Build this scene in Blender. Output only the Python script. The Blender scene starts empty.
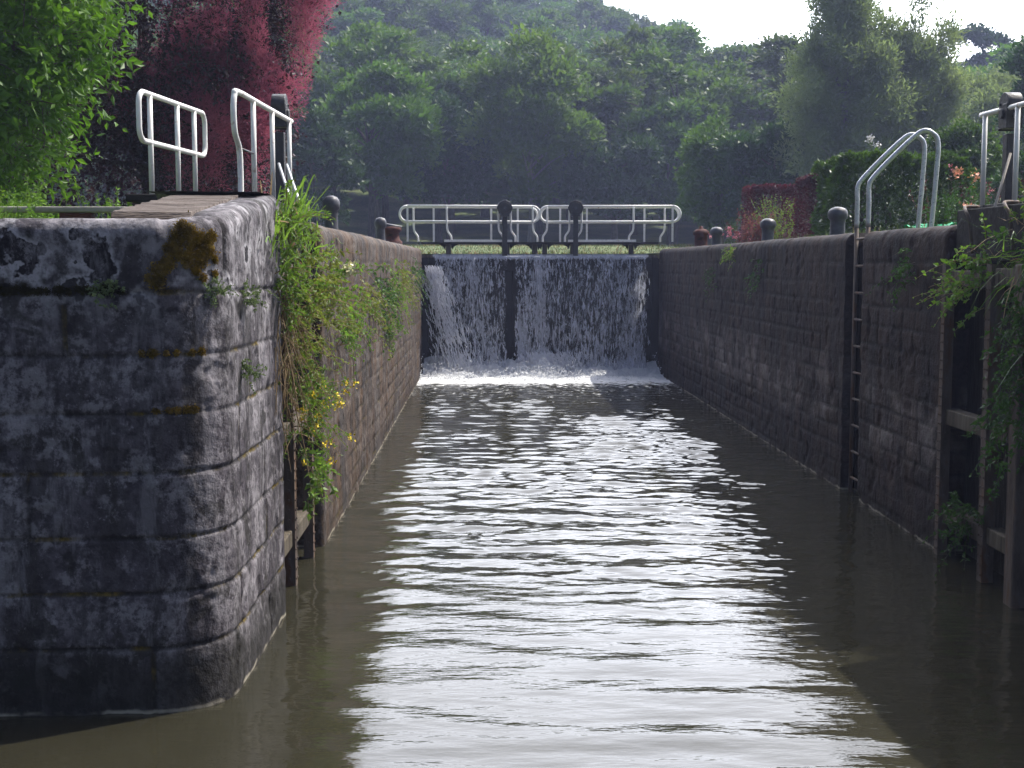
import bpy, math, random
import numpy as np
from mathutils import Vector
R = math.radians
random.seed(7)
rng = np.random.default_rng(11)
sc = bpy.context.scene
col = sc.collection

# ------------------------------------------------------------------ camera, sky, sun, exposure
cam_d = bpy.data.cameras.new('camera'); cam = bpy.data.objects.new('camera', cam_d); col.objects.link(cam)
cam.location = (0, 0, 2.42)
cam.rotation_euler = (R(90 - 5.27), 0, R(-1.19))
cam_d.sensor_width = 36; cam_d.lens = 1300 / 1024 * 36
cam_d.clip_end = 3000; cam_d.clip_start = 0.05
sc.camera = cam
SX, SY, SZ = 0.62, 0.36, 1.0
SUN_EL = math.atan2(SZ, math.hypot(SX, SY)); SUN_AZ = math.atan2(SX, SY)   # azimuth from +Y towards +X
world = bpy.data.worlds.new('World'); sc.world = world; world.use_nodes = True
wn = world.node_tree.nodes; wl = world.node_tree.links
bg = wn['Background']
sky = wn.new('ShaderNodeTexSky'); sky.sky_type = 'NISHITA'; sky.sun_disc = False
sky.sun_elevation = SUN_EL; sky.sun_rotation = SUN_AZ
sky.air_density = 1.0; sky.dust_density = 3.0; sky.ozone_density = 1.2; sky.altitude = 100
# bright summer haze low in the sky ahead, on the sun's side
tc = wn.new('ShaderNodeTexCoord'); dp = wn.new('ShaderNodeVectorMath'); dp.operation = 'DOT_PRODUCT'
gd = Vector((math.sin(R(12)) * math.cos(R(30)), math.cos(R(12)) * math.cos(R(30)), math.sin(R(30))))
dp.inputs[1].default_value = gd; wl.new(tc.outputs['Generated'], dp.inputs[0])
gr = wn.new('ShaderNodeMapRange'); gr.interpolation_type = 'SMOOTHSTEP'; wl.new(dp.outputs['Value'], gr.inputs[0])
gr.inputs[1].default_value = .52; gr.inputs[2].default_value = .97; gr.inputs[3].default_value = 0; gr.inputs[4].default_value = 1
wm = wn.new('ShaderNodeMix'); wm.data_type = 'RGBA'; wm.blend_type = 'ADD'; wm.clamp_result = False
wl.new(gr.outputs[0], wm.inputs[0]); wl.new(sky.outputs[0], wm.inputs[6]); wm.inputs[7].default_value = (38, 38.3, 40, 1)
wl.new(wm.outputs[2], bg.inputs[0]); bg.inputs[1].default_value = 0.11
sd = bpy.data.lights.new('sun', 'SUN'); sd.energy = 5.0; sd.angle = R(0.6); sd.color = (1, 0.95, 0.86)
sun = bpy.data.objects.new('sun', sd); col.objects.link(sun)
sun.rotation_euler = Vector((-SX, -SY, -SZ)).to_track_quat('-Z', 'Y').to_euler()
sc.view_settings.view_transform = 'Standard'; sc.view_settings.look = 'None'
sc.view_settings.exposure = 0.28; sc.view_settings.gamma = 1.0
sc.render.engine = 'CYCLES'
cy = sc.cycles
cy.max_bounces = 6; cy.diffuse_bounces = 3; cy.glossy_bounces = 3; cy.transmission_bounces = 4
cy.transparent_max_bounces = 8; cy.volume_bounces = 0
cy.use_denoising = True; cy.sample_clamp_indirect = 6; cy.caustics_reflective = False; cy.caustics_refractive = False

# ------------------------------------------------------------------ noise
def _hash(ix, iy, seed):
    h = (ix.astype(np.int64) * 374761393 + iy.astype(np.int64) * 668265263 + seed * 1442695041) & 0xffffffff
    h = ((h ^ (h >> 13)) * 1274126177) & 0xffffffff
    return ((h ^ (h >> 16)) & 0xffffff) / float(0xffffff)
def vnoise(x, y, seed=0):
    x = np.asarray(x, float); y = np.asarray(y, float)
    ix = np.floor(x); iy = np.floor(y); fx = x - ix; fy = y - iy
    fx = fx * fx * (3 - 2 * fx); fy = fy * fy * (3 - 2 * fy)
    a = _hash(ix, iy, seed); b = _hash(ix + 1, iy, seed); c = _hash(ix, iy + 1, seed); d = _hash(ix + 1, iy + 1, seed)
    return (a * (1 - fx) + b * fx) * (1 - fy) + (c * (1 - fx) + d * fx) * fy
def fbm(x, y, seed=0, o=4):
    s = 0; a = .5; t = 0
    for k in range(o):
        s = s + a * vnoise(np.asarray(x) * 2 ** k, np.asarray(y) * 2 ** k, seed + k * 17); t += a; a *= .5
    return s / t
def sstep(x, a, b):
    t = np.clip((np.asarray(x, float) - a) / (b - a), 0, 1); return t * t * (3 - 2 * t)

# ------------------------------------------------------------------ materials
def newmat(name):
    m = bpy.data.materials.new(name); m.use_nodes = True
    n = m.node_tree.nodes; l = m.node_tree.links
    return m, n, l, n['Principled BSDF']
class NT:
    def __init__(s, n, l): s.n = n; s.l = l
    def coord(s, scale=(1, 1, 1), kind='Object', loc=(0, 0, 0)):
        t = s.n.new('ShaderNodeTexCoord'); m = s.n.new('ShaderNodeMapping')
        m.inputs['Scale'].default_value = scale; m.inputs['Location'].default_value = loc
        s.l.new(t.outputs[kind], m.inputs['Vector']); return m.outputs[0]
    def noise(s, vec, scale, detail=4, rough=.55, dist=0):
        t = s.n.new('ShaderNodeTexNoise'); s.l.new(vec, t.inputs['Vector'])
        t.inputs['Scale'].default_value = scale; t.inputs['Detail'].default_value = detail
        t.inputs['Roughness'].default_value = rough; t.inputs['Distortion'].default_value = dist
        return t.outputs['Fac']
    def ramp(s, fac, stops):
        r = s.n.new('ShaderNodeValToRGB'); s.l.new(fac, r.inputs[0])
        e = r.color_ramp.elements
        while len(e) < len(stops): e.new(.5)
        for k, (p, c) in enumerate(stops):
            e[k].position = p
            e[k].color = (c, c, c, 1) if not hasattr(c, '__len__') else (*c, 1)
        return r.outputs[0]
    def mix(s, fac, a, b, mode='MIX'):
        m = s.n.new('ShaderNodeMix'); m.data_type = 'RGBA'; m.blend_type = mode
        for i, v in ((0, fac), (6, a), (7, b)):
            sock = m.inputs[i]
            if isinstance(v, (int, float)): sock.default_value = v if i == 0 else (v, v, v, 1)
            elif isinstance(v, tuple): sock.default_value = (*v, 1)
            else: s.l.new(v, sock)
        return m.outputs[2]
    def math(s, op, a, b=0.0, clamp=False):
        m = s.n.new('ShaderNodeMath'); m.operation = op; m.use_clamp = clamp
        for k, v in enumerate((a, b)):
            if isinstance(v, (int, float)): m.inputs[k].default_value = v
            else: s.l.new(v, m.inputs[k])
        return m.outputs[0]
    def attr(s, name):
        a = s.n.new('ShaderNodeAttribute'); a.attribute_name = name; return a.outputs['Fac']
    def sep(s, vec):
        x = s.n.new('ShaderNodeSeparateXYZ'); s.l.new(vec, x.inputs[0]); return x.outputs
    def bump(s, h, strength=.5, dist=.02, normal=None):
        b = s.n.new('ShaderNodeBump'); s.l.new(h, b.inputs['Height'])
        b.inputs['Strength'].default_value = strength; b.inputs['Distance'].default_value = dist
        if normal: s.l.new(normal, b.inputs['Normal'])
        return b.outputs[0]

def simple(name, c1, c2, scale=8, rough=.7, bump=.3, metal=0, c3=None, stretch=(1, 1, 1), dist=.01, st=(.25, .52, .66)):
    m, n, l, p = newmat(name); t = NT(n, l)
    v = t.coord(stretch); f = t.noise(v, scale, 6, .6)
    stops = [(.3, c1), (.7, c2)] if c3 is None else [(st[0], c1), (st[1], c2), (st[2], c3)]
    l.new(t.ramp(f, stops), p.inputs['Base Color'])
    l.new(t.ramp(t.noise(v, scale * 2.3, 3), [(.3, max(0, rough - .15)), (.7, min(1, rough + .12))]), p.inputs['Roughness'])
    p.inputs['Metallic'].default_value = metal
    if rough > .55: p.inputs['Specular IOR Level'].default_value = .2
    l.new(t.bump(t.noise(v, scale * 5, 5), bump, dist), p.inputs['Normal'])
    return m

def leafmat(name, c1, c2, trans=.35, rough=.5, spec=.35, scale=.6, tint=.25, fine=9.0):
    m, n, l, p = newmat(name); t = NT(n, l)
    v = t.coord((1, 1, 1)); oi = n.new('ShaderNodeObjectInfo')
    f = t.math('ADD', t.math('MULTIPLY', t.noise(v, scale, 2), .55), t.math('MULTIPLY', t.noise(v, fine, 2), .45))
    c = t.ramp(f, [(.3, c1), (.7, c2)])
    hs = n.new('ShaderNodeHueSaturation')
    l.new(t.math('ADD', .5 - tint * .06, t.math('MULTIPLY', oi.outputs['Random'], tint * .12)), hs.inputs['Hue'])
    l.new(t.math('ADD', 1 - tint, t.math('MULTIPLY', oi.outputs['Random'], tint * 2)), hs.inputs['Value'])
    l.new(c, hs.inputs['Color'])
    l.new(hs.outputs[0], p.inputs['Base Color'])
    p.inputs['Roughness'].default_value = rough; p.inputs['Specular IOR Level'].default_value = spec
    tr = n.new('ShaderNodeBsdfTranslucent'); mx = n.new('ShaderNodeMixShader')
    warm = t.mix(1.0, hs.outputs[0], (1.25, 1.35, .7) if c2[1] > c2[0] and c2[0] < .5 else (1.05, 1.0, 1.0), 'MULTIPLY')
    l.new(warm, tr.inputs['Color']); mx.inputs[0].default_value = trans
    l.new(p.outputs[0], mx.inputs[1]); l.new(tr.outputs[0], mx.inputs[2])
    l.new(mx.outputs[0], n['Material Output'].inputs['Surface'])
    return m

def stone(name, dark, mid, light, moss=.0, pale_band=None, rust=0.0, lichen=.5, wetdark=.35, grime=(.035, .032, .03), wetz=(.30, .62), speck=.0, blot=False):
    """masonry: 'joint' and 'blk' attributes come from the mesh"""
    m, n, l, p = newmat(name); t = NT(n, l)
    v = t.coord(); vs = t.coord((3.0, 3.0, .35)); z = t.sep(v)[2]
    blk = t.attr('blk'); joint = t.attr('joint')
    big = t.noise(v, 1.3, 5, .6); streak = t.noise(vs, 2.2, 5, .65); fine = t.noise(v, 22, 5, .7); med = t.noise(v, 5.5, 6, .65)
    c = t.ramp(big, [(.3, dark), (.5, mid), (.72, light)])
    c = t.mix(t.math('MULTIPLY', blk, .55), c, t.ramp(blk, [(0, dark), (.6, mid), (1, light)]))
    c = t.mix(t.ramp(streak, [(.42, 0), (.62, .8)]), c, grime)
    c = t.mix(t.ramp(med, [(.52, 0), (.60, lichen)]), c, light)
    c = t.mix(t.ramp(fine, [(.40, .65), (.52, 0)]), c, dark)
    v3 = t.noise(v, 3.1, 4, .5, .6)
    c = t.mix(t.ramp(v3, [(.60, 0), (.635, .85)]), c, grime)
    v4 = t.noise(t.coord(loc=(5, 3, 2)), 24, 5, .75)
    c = t.mix(t.ramp(v4, [(.60, 0), (.68, lichen * .7)]), c, tuple(min(1, q * 1.5) for q in light))
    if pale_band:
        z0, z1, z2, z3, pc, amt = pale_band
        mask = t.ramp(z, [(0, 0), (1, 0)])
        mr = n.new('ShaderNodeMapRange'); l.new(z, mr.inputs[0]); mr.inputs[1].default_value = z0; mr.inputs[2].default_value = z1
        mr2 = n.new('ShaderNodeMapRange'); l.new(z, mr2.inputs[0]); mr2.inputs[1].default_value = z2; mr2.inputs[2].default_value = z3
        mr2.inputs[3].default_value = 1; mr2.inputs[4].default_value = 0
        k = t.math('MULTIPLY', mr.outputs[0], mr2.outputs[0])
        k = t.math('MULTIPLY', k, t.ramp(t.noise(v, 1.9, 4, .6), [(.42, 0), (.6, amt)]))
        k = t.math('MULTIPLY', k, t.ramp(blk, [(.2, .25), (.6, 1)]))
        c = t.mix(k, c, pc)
    if rust:
        k = t.ramp(t.noise(t.coord((2, 2, .5), loc=(9, 1, 4)), 1.4, 5, .6), [(.42, 0), (.62, rust)])
        c = t.mix(k, c, (.16, .085, .035))
    c = t.mix(t.math('MULTIPLY', joint, .85), c, (.02, .018, .016))
    if moss:
        k = t.math('MULTIPLY', t.ramp(joint, [(.1, 0), (.6, 1)]), t.ramp(t.noise(v, 3.4, 4), [(.5, 0), (.6, moss)]))
        c = t.mix(k, c, t.ramp(t.noise(v, 40, 2), [(.3, (.035, .03, .006)), (.7, (.16, .11, .02))]))
    # tide line: wet dark below, thin scum line at the water
    wav = t.math('ADD', z, t.math('MULTIPLY', t.noise(v, 2.5, 4), .5))
    if blot:    # black lichen blotches with pale rims on the top course
        b5 = t.noise(t.coord(loc=(3.3, 1.2, 6.4)), 4.2, 4, .55); up = t.ramp(t.math('SUBTRACT', z, 1.75), [(.30, .0), (.60, 1)])
        c = t.mix(t.math('MULTIPLY', up, t.ramp(b5, [(.52, 0), (.585, .85), (.60, .85)])), c, (.36, .345, .36))
        c = t.mix(t.math('MULTIPLY', up, t.ramp(b5, [(.605, 0), (.62, 1)])), c, (.012, .010, .012))
    if speck:
        sp = t.noise(t.coord((1, 1, .7), loc=(1, 7, 3)), 2.6, 9, .78, .15)
        c = t.mix(t.ramp(sp, [(.535, 0), (.60, speck * 1.1)]), c, light)
        sp = t.noise(t.coord((1, 1, .8), loc=(4, 2, 8)), 17, 5, .7)
        c = t.mix(t.ramp(sp, [(.50, 0), (.60, speck)]), c, tuple(q * .55 for q in dark))
        sp = t.noise(t.coord((1.2, 1.2, .25), loc=(2, 2, 5)), 6, 5, .7)
        c = t.mix(t.ramp(sp, [(.55, 0), (.64, speck * .8)]), c, tuple(q * .8 for q in light))
    wet = t.ramp(t.math('MULTIPLY', wav, 1.0), [(wetz[0], wetdark), (wetz[1], 0)])
    c = t.mix(wet, c, (.018, .017, .014))
    scum = t.math('ADD', z, t.math('MULTIPLY', t.noise(v, 6, 3), .05))
    c = t.mix(t.math('MULTIPLY', t.ramp(scum, [(.022, 0), (.030, .7), (.040, .7), (.052, 0)]), t.ramp(t.noise(v, 4, 3), [(.4, 0), (.55, 1)])), c, (.42, .38, .30))
    l.new(c, p.inputs['Base Color'])
    l.new(t.ramp(med, [(.3, .6), (.7, .95)]), p.inputs['Roughness'])
    h = t.math('ADD', t.math('MULTIPLY', fine, .5), t.math('MULTIPLY', med, 1.0))
    l.new(t.bump(h, .7, .02), p.inputs['Normal'])
    p.inputs['Specular IOR Level'].default_value = .12
    return m

M = {}
M['pier'] = stone('pier_stone', (.028, .024, .029), (.098, .086, .097), (.31, .29, .305), moss=1.0, lichen=.5, rust=.0, wetz=(.46, .66), wetdark=.8, speck=.5, blot=True)
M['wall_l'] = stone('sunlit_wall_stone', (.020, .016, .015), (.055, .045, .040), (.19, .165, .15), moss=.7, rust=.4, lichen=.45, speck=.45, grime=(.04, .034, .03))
M['wall_r'] = stone('shade_darkened_wall_stone', (.007, .0045, .005), (.019, .0125, .013), (.060, .043, .042), rust=.15, lichen=.25, speck=.3,  # stone colour lowered to paint in the shade of the right side
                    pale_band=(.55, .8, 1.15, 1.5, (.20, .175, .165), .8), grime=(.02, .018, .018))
M['slab'] = simple('weathered_slab', (.05, .035, .028), (.24, .20, .175), 3.0, .85, .9, stretch=(1, 6, 6), dist=.03)
M['white'] = simple('white_paint', (.68, .66, .62), (.80, .79, .76), 11, .42, .12, c3=(.36, .22, .12), st=(.25, .60, .74))
M['galv'] = simple('galvanised_steel', (.36, .37, .39), (.55, .56, .58), 20, .38, .1, metal=.7)
M['iron'] = simple('black_iron', (.012, .012, .014), (.035, .033, .036), 12, .5, .4)
M['castiron'] = simple('painted_cast_iron', (.03, .03, .038), (.065, .065, .078), 14, .5, .3)
M['rusty'] = simple('rusty_iron', (.05, .018, .014), (.10, .032, .022), 10, .75, .6, c3=(.03, .018, .014))
M['rivet_steel'] = simple('weathered_steel', (.05, .035, .03), (.13, .10, .08), 9, .7, .6, c3=(.12, .06, .03), stretch=(1, 1, .3))
M['timber'] = simple('old_timber', (.05, .04, .03), (.16, .135, .10), 4, .85, .9, stretch=(6, 6, .5))
M['darktimber'] = simple('wet_timber_recess_shade', (.006, .0055, .005), (.022, .019, .017), 4, .65, .9, stretch=(5, 5, .5))  # wet gate planks; the near black also paints in the recess shade
M['deck'] = simple('dark_deck', (.008, .0075, .007), (.03, .027, .024), 6, .8, .6)
M['kerb'] = simple('kerb_stone', (.20, .18, .16), (.38, .35, .31), 6, .85, .7)
M['bark'] = simple('bark', (.05, .04, .032), (.15, .125, .10), 5, .9, .8, stretch=(3, 3, .6), dist=.03)
M['palebark'] = simple('pale_bark', (.12, .11, .095), (.26, .24, .21), 5, .9, .8, stretch=(3, 3, .6), dist=.03)
M['leaf_hill'] = leafmat('hill_leaves', (.042, .088, .014), (.12, .19, .03), .32, scale=.25, tint=.30, fine=1.5)
M['leaf_dark'] = leafmat('dark_leaves', (.022, .058, .014), (.06, .12, .026), .22, scale=.3, tint=.2, fine=2)
M['leaf_fresh'] = leafmat('fresh_leaves', (.055, .11, .018), (.14, .22, .04), .4, scale=.5, tint=.15, fine=3)
M['leaf_willow'] = leafmat('willow_leaves', (.11, .15, .08), (.25, .30, .165), .45, scale=.4, tint=.1, fine=3)
M['leaf_near'] = leafmat('bright_leaves', (.038, .10, .012), (.135, .25, .028), .42, .45, .3, scale=.9, tint=0, fine=7)
M['leaf_purple'] = leafmat('purple_leaves', (.022, .012, .014), (.075, .030, .032), .25, .45, .3, scale=.9, tint=0, fine=6)
M['plume'] = leafmat('pink_plumes', (.30, .06, .11), (.60, .19, .27), .36, .9, .05, scale=1.2, tint=0, fine=8)
M['leaf_redhedge'] = leafmat('red_hedge_leaves', (.035, .008, .012), (.16, .030, .042), .3, .45, .3, scale=1.2, tint=.1, fine=9)
M['leaf_hedge'] = leafmat('glossy_hedge_leaves', (.024, .055, .010), (.10, .17, .03), .25, .38, .35, scale=1.2, tint=.0, fine=9)
M['leaf_yellow'] = leafmat('yellow_green_leaves', (.09, .13, .018), (.20, .25, .05), .4, scale=1, tint=0, fine=9)
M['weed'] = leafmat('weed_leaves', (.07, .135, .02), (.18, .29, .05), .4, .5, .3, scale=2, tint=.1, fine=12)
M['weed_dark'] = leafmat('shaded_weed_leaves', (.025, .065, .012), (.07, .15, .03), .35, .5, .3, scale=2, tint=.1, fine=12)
M['leaf_dusty'] = leafmat('dusty_red_leaves', (.14, .035, .04), (.30, .11, .10), .3, .6, .2, scale=2, tint=.1, fine=12)
M['leaf_olive2'] = leafmat('meadow_blades', (.05, .075, .018), (.12, .14, .04), .3, .6, .2, scale=2, tint=.1, fine=12)
M['leaf_olive'] = leafmat('olive_weed_leaves', (.10, .13, .025), (.24, .27, .07), .4, .5, .3, scale=2, tint=.1, fine=12)
M['blade'] = leafmat('grass_blades', (.08, .16, .02), (.22, .34, .07), .4, .5, .3, scale=2, tint=.05, fine=12)
M['straw'] = leafmat('dry_stems', (.20, .13, .06), (.42, .32, .18), .3, .7, .2, scale=2, tint=.0, fine=12)
M['yellow'] = simple('yellow_petals', (.70, .50, .02), (.85, .68, .05), 30, .6, .1)
M['cream'] = simple('cream_petals', (.72, .68, .38), (.85, .82, .55), 30, .6, .1)
M['pinkpetal'] = simple('pink_petals', (.65, .18, .25), (.8, .35, .38), 30, .6, .1)
M['peach'] = simple('peach_petals', (.85, .35, .22), (.9, .52, .38), 30, .6, .1)
M['whitepetal'] = simple('white_petals', (.75, .72, .70), (.85, .8, .78), 30, .6, .1)
M['moss'] = leafmat('moss', (.05, .038, .006), (.40, .27, .04), .15, .95, .05, scale=6, tint=.05, fine=30)
M['mossdark'] = leafmat('dark_moss', (.012, .012, .006), (.07, .06, .015), .15, .95, .05, scale=6, tint=.05, fine=30)
M['lichenmoss'] = leafmat('grey_green_herb', (.08, .11, .05), (.20, .26, .13), .25, .9, .1, scale=6, tint=.05, fine=30)
M['net'] = simple('green_netting', (.01, .30, .12), (.02, .48, .20), 30, .6, .1)

def ground_mat():
    m, n, l, p = newmat('grass_ground'); t = NT(n, l)
    v = t.coord()
    c = t.ramp(t.noise(v, .35, 5, .6), [(.3, (.05, .085, .02)), (.5, (.10, .14, .035)), (.72, (.20, .20, .07))])
    c = t.mix(t.ramp(t.noise(v, 9, 4), [(.45, 0), (.65, .7)]), c, (.035, .06, .015))
    l.new(c, p.inputs['Base Color']); p.inputs['Roughness'].default_value = .95
    l.new(t.bump(t.noise(v, 30, 4), .8, .03), p.inputs['Normal'])
    return m
M['ground'] = ground_mat()

def water_mat():
    m, n, l, p = newmat('murky_water'); t = NT(n, l)
    c = t.ramp(t.noise(t.coord((.8, .5, 1)), 1.0, 4), [(.3, (.022, .0205, .013)), (.7, (.031, .029, .018))])
    # foam washing off the fall
    fm = t.attr('foam')
    fn = t.noise(t.coord((1, 1.8, 1)), 5.5, 6, .7)
    k = t.ramp(t.math('ADD', fn, t.math('MULTIPLY', fm, .62)), [(.72, 0), (.86, 1)])
    l.new(t.mix(k, c, (.78, .79, .80)), p.inputs['Base Color'])
    l.new(t.ramp(k, [(0, .05), (1, .7)]), p.inputs['Roughness'])
    p.inputs['IOR'].default_value = 1.333
    h = t.noise(t.coord((.6, 1.6, 1)), 9, 3, .5)
    l.new(t.bump(h, .2, .02), p.inputs['Normal'])
    return m
M['water'] = water_mat()

def fall_mat(name, lo, hi, top, seed):
    """torn sheet of falling water: aerated streaks, open between them"""
    m, n, l, p = newmat(name); t = NT(n, l)
    v = t.coord((1.0, 1.0, .10), loc=(seed, seed, 0)); v2 = t.coord((1.0, 1.0, .45), loc=(seed, 3, seed))
    a = t.math('ADD', t.math('MULTIPLY', t.noise(v, 24, 4, .65, .6), .55), t.math('MULTIPLY', t.noise(v2, 10, 7, .75, 2.0), .45))
    z = t.sep(t.coord())[2]
    k = t.ramp(t.math('ADD', a, t.math('MULTIPLY', t.attr('dens'), 1.0)), [(lo, 0), (hi, 1)])
    p.inputs['Base Color'].default_value = (.84, .86, .95, 1); p.inputs['Roughness'].default_value = .25
    p.inputs['Specular IOR Level'].default_value = .5
    l.new(t.bump(a, 1.0, .06), p.inputs['Normal'])
    tr = n.new('ShaderNodeBsdfTranslucent'); tr.inputs[0].default_value = (.80, .83, .95, 1); tp = n.new('ShaderNodeBsdfTransparent')
    m1 = n.new('ShaderNodeMixShader'); m1.inputs[0].default_value = .5; l.new(p.outputs[0], m1.inputs[1]); l.new(tr.outputs[0], m1.inputs[2])
    m2 = n.new('ShaderNodeMixShader'); l.new(t.math('MULTIPLY', k, top), m2.inputs[0]); l.new(tp.outputs[0], m2.inputs[1]); l.new(m1.outputs[0], m2.inputs[2])
    l.new(m2.outputs[0], n['Material Output'].inputs['Surface'])
    return m
M['fall_a'] = fall_mat('torn_water', .49, .565, .95, 0)
M['fall_b'] = fall_mat('thin_water', .50, .58, .7, 7)
M['strand'] = leafmat('white_water', (.75, .78, .85), (.9, .92, .95), .5, .3, .5, scale=3, tint=0, fine=14)
M['foam'] = simple('foam', (.66, .68, .72), (.86, .87, .88), 9, .6, 1.0, dist=.04)

# ------------------------------------------------------------------ mesh helpers
def tag(o, label=None, cat=None, group=None, kind=None):
    if label: o['label'] = label
    if cat: o['category'] = cat
    if group: o['group'] = group
    if kind: o['kind'] = kind
    return o
def empty(name, loc, label, cat, group=None, rz=0):
    o = bpy.data.objects.new(name, None); col.objects.link(o); o.location = loc; o.rotation_euler = (0, 0, rz)
    o.empty_display_size = .2
    return tag(o, label, cat, group)
def link(me, name, parent=None):
    o = bpy.data.objects.new(name, me); col.objects.link(o)
    if parent: o.parent = parent
    return o
def copy_tree(o, parent=None):
    c = o.copy(); col.objects.link(c); c.parent = parent
    for ch in [x for x in bpy.data.objects if x.parent == o]: copy_tree(ch, c)
    return c
def np_mesh(name, V, F, mats, mi=None, smooth=False, attrs=None):
    V = np.asarray(V, np.float32).reshape(-1, 3); F = np.asarray(F, np.int32)
    me = bpy.data.meshes.new(name); k = F.shape[1]
    me.vertices.add(len(V)); me.vertices.foreach_set('co', V.ravel())
    me.loops.add(F.size); me.loops.foreach_set('vertex_index', F.ravel())
    me.polygons.add(len(F)); me.polygons.foreach_set('loop_start', np.arange(0, F.size, k, dtype=np.int32))
    me.polygons.foreach_set('loop_total', np.full(len(F), k, np.int32))
    if mi is not None: me.polygons.foreach_set('material_index', np.asarray(mi, np.int32))
    me.polygons.foreach_set('use_smooth', np.full(len(F), smooth, bool))
    for m in (mats if isinstance(mats, list) else [mats]): me.materials.append(m)
    me.update(calc_edges=True); me.validate()
    for a, d in (attrs or {}).items():
        at = me.attributes.new(a, 'FLOAT', 'POINT'); at.data.foreach_set('value', np.asarray(d, np.float32).ravel())
    return me
def grid_faces(nu, nv):
    i = np.arange(nu - 1)[:, None] * nv + np.arange(nv - 1)[None, :]
    return np.stack([i, i + nv, i + nv + 1, i + 1], -1).reshape(-1, 4)

class MB:
    def __init__(s): s.v = []; s.f = []; s.m = []; s.sm = []
    def add(s, vs, fs, mi=0, smooth=False):
        o = len(s.v); s.v += [tuple(v) for v in vs]
        for f in fs: s.f.append(tuple(i + o for i in f)); s.m.append(mi); s.sm.append(smooth)
        return s
    def box(s, a, b, mi=0):
        x0, y0, z0 = a; x1, y1, z1 = b
        return s.add([(x0, y0, z0), (x1, y0, z0), (x1, y1, z0), (x0, y1, z0), (x0, y0, z1), (x1, y0, z1), (x1, y1, z1), (x0, y1, z1)],
                     [(0, 3, 2, 1), (4, 5, 6, 7), (0, 1, 5, 4), (1, 2, 6, 5), (2, 3, 7, 6), (3, 0, 4, 7)], mi)
    def tube(s, pts, r, n=8, mi=0, cap=True):
        pts = [Vector(p) for p in pts]; rs = r if hasattr(r, '__len__') else [r] * len(pts)
        t = (pts[1] - pts[0]).normalized(); up = Vector((0, 0, 1)) if abs(t.z) < .9 else Vector((1, 0, 0))
        u = t.cross(up).normalized(); vs = []
        for k, p in enumerate(pts):
            a = pts[min(k + 1, len(pts) - 1)] - pts[max(k - 1, 0)]
            if a.length > 1e-9: t = a.normalized()
            u = (u - t * u.dot(t)).normalized(); w = t.cross(u)
            for j in range(n):
                an = 2 * math.pi * j / n; vs.append(p + (u * math.cos(an) + w * math.sin(an)) * rs[k])
        fs = [(k * n + j, k * n + (j + 1) % n, (k + 1) * n + (j + 1) % n, (k + 1) * n + j) for k in range(len(pts) - 1) for j in range(n)]
        s.add(vs, fs, mi, True)
        if cap:
            o = len(s.v) - len(vs)
            s.f.append(tuple(o + j for j in range(n))[::-1]); s.m.append(mi); s.sm.append(False)
            s.f.append(tuple(o + (len(pts) - 1) * n + j for j in range(n))); s.m.append(mi); s.sm.append(False)
        return s
    def lathe(s, c, prof, n=20, mi=0):
        vs = [(c[0] + r * math.cos(2 * math.pi * j / n), c[1] + r * math.sin(2 * math.pi * j / n), c[2] + z) for r, z in prof for j in range(n)]
        fs = [(k * n + j, k * n + (j + 1) % n, (k + 1) * n + (j + 1) % n, (k + 1) * n + j) for k in range(len(prof) - 1) for j in range(n)]
        return s.add(vs, fs, mi, True)
    def build(s, name, mats, parent=None, bevel=0):
        me = bpy.data.meshes.new(name); me.from_pydata(s.v, [], s.f)
        for m in (mats if isinstance(mats, list) else [mats]): me.materials.append(m)
        me.polygons.foreach_set('material_index', s.m); me.polygons.foreach_set('use_smooth', s.sm); me.update()
        o = link(me, name, parent)
        if bevel:
            b = o.modifiers.new('bevel', 'BEVEL'); b.width = bevel; b.segments = 2; b.limit_method = 'ANGLE'
        return o

def spline(pts, n=6):
    """Catmull-Rom through points"""
    P = [Vector(p) for p in pts]; P = [P[0] * 2 - P[1]] + P + [P[-1] * 2 - P[-2]]; out = []
    for k in range(1, len(P) - 2):
        for j in range(n):
            t = j / n; a, b, c, d = P[k - 1:k + 3]
            out.append(.5 * ((2 * b) + (c - a) * t + (2 * a - 5 * b + 4 * c - d) * t * t + (3 * b - a - 3 * c + d) * t ** 3))
    out.append(P[-2]); return out

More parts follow.
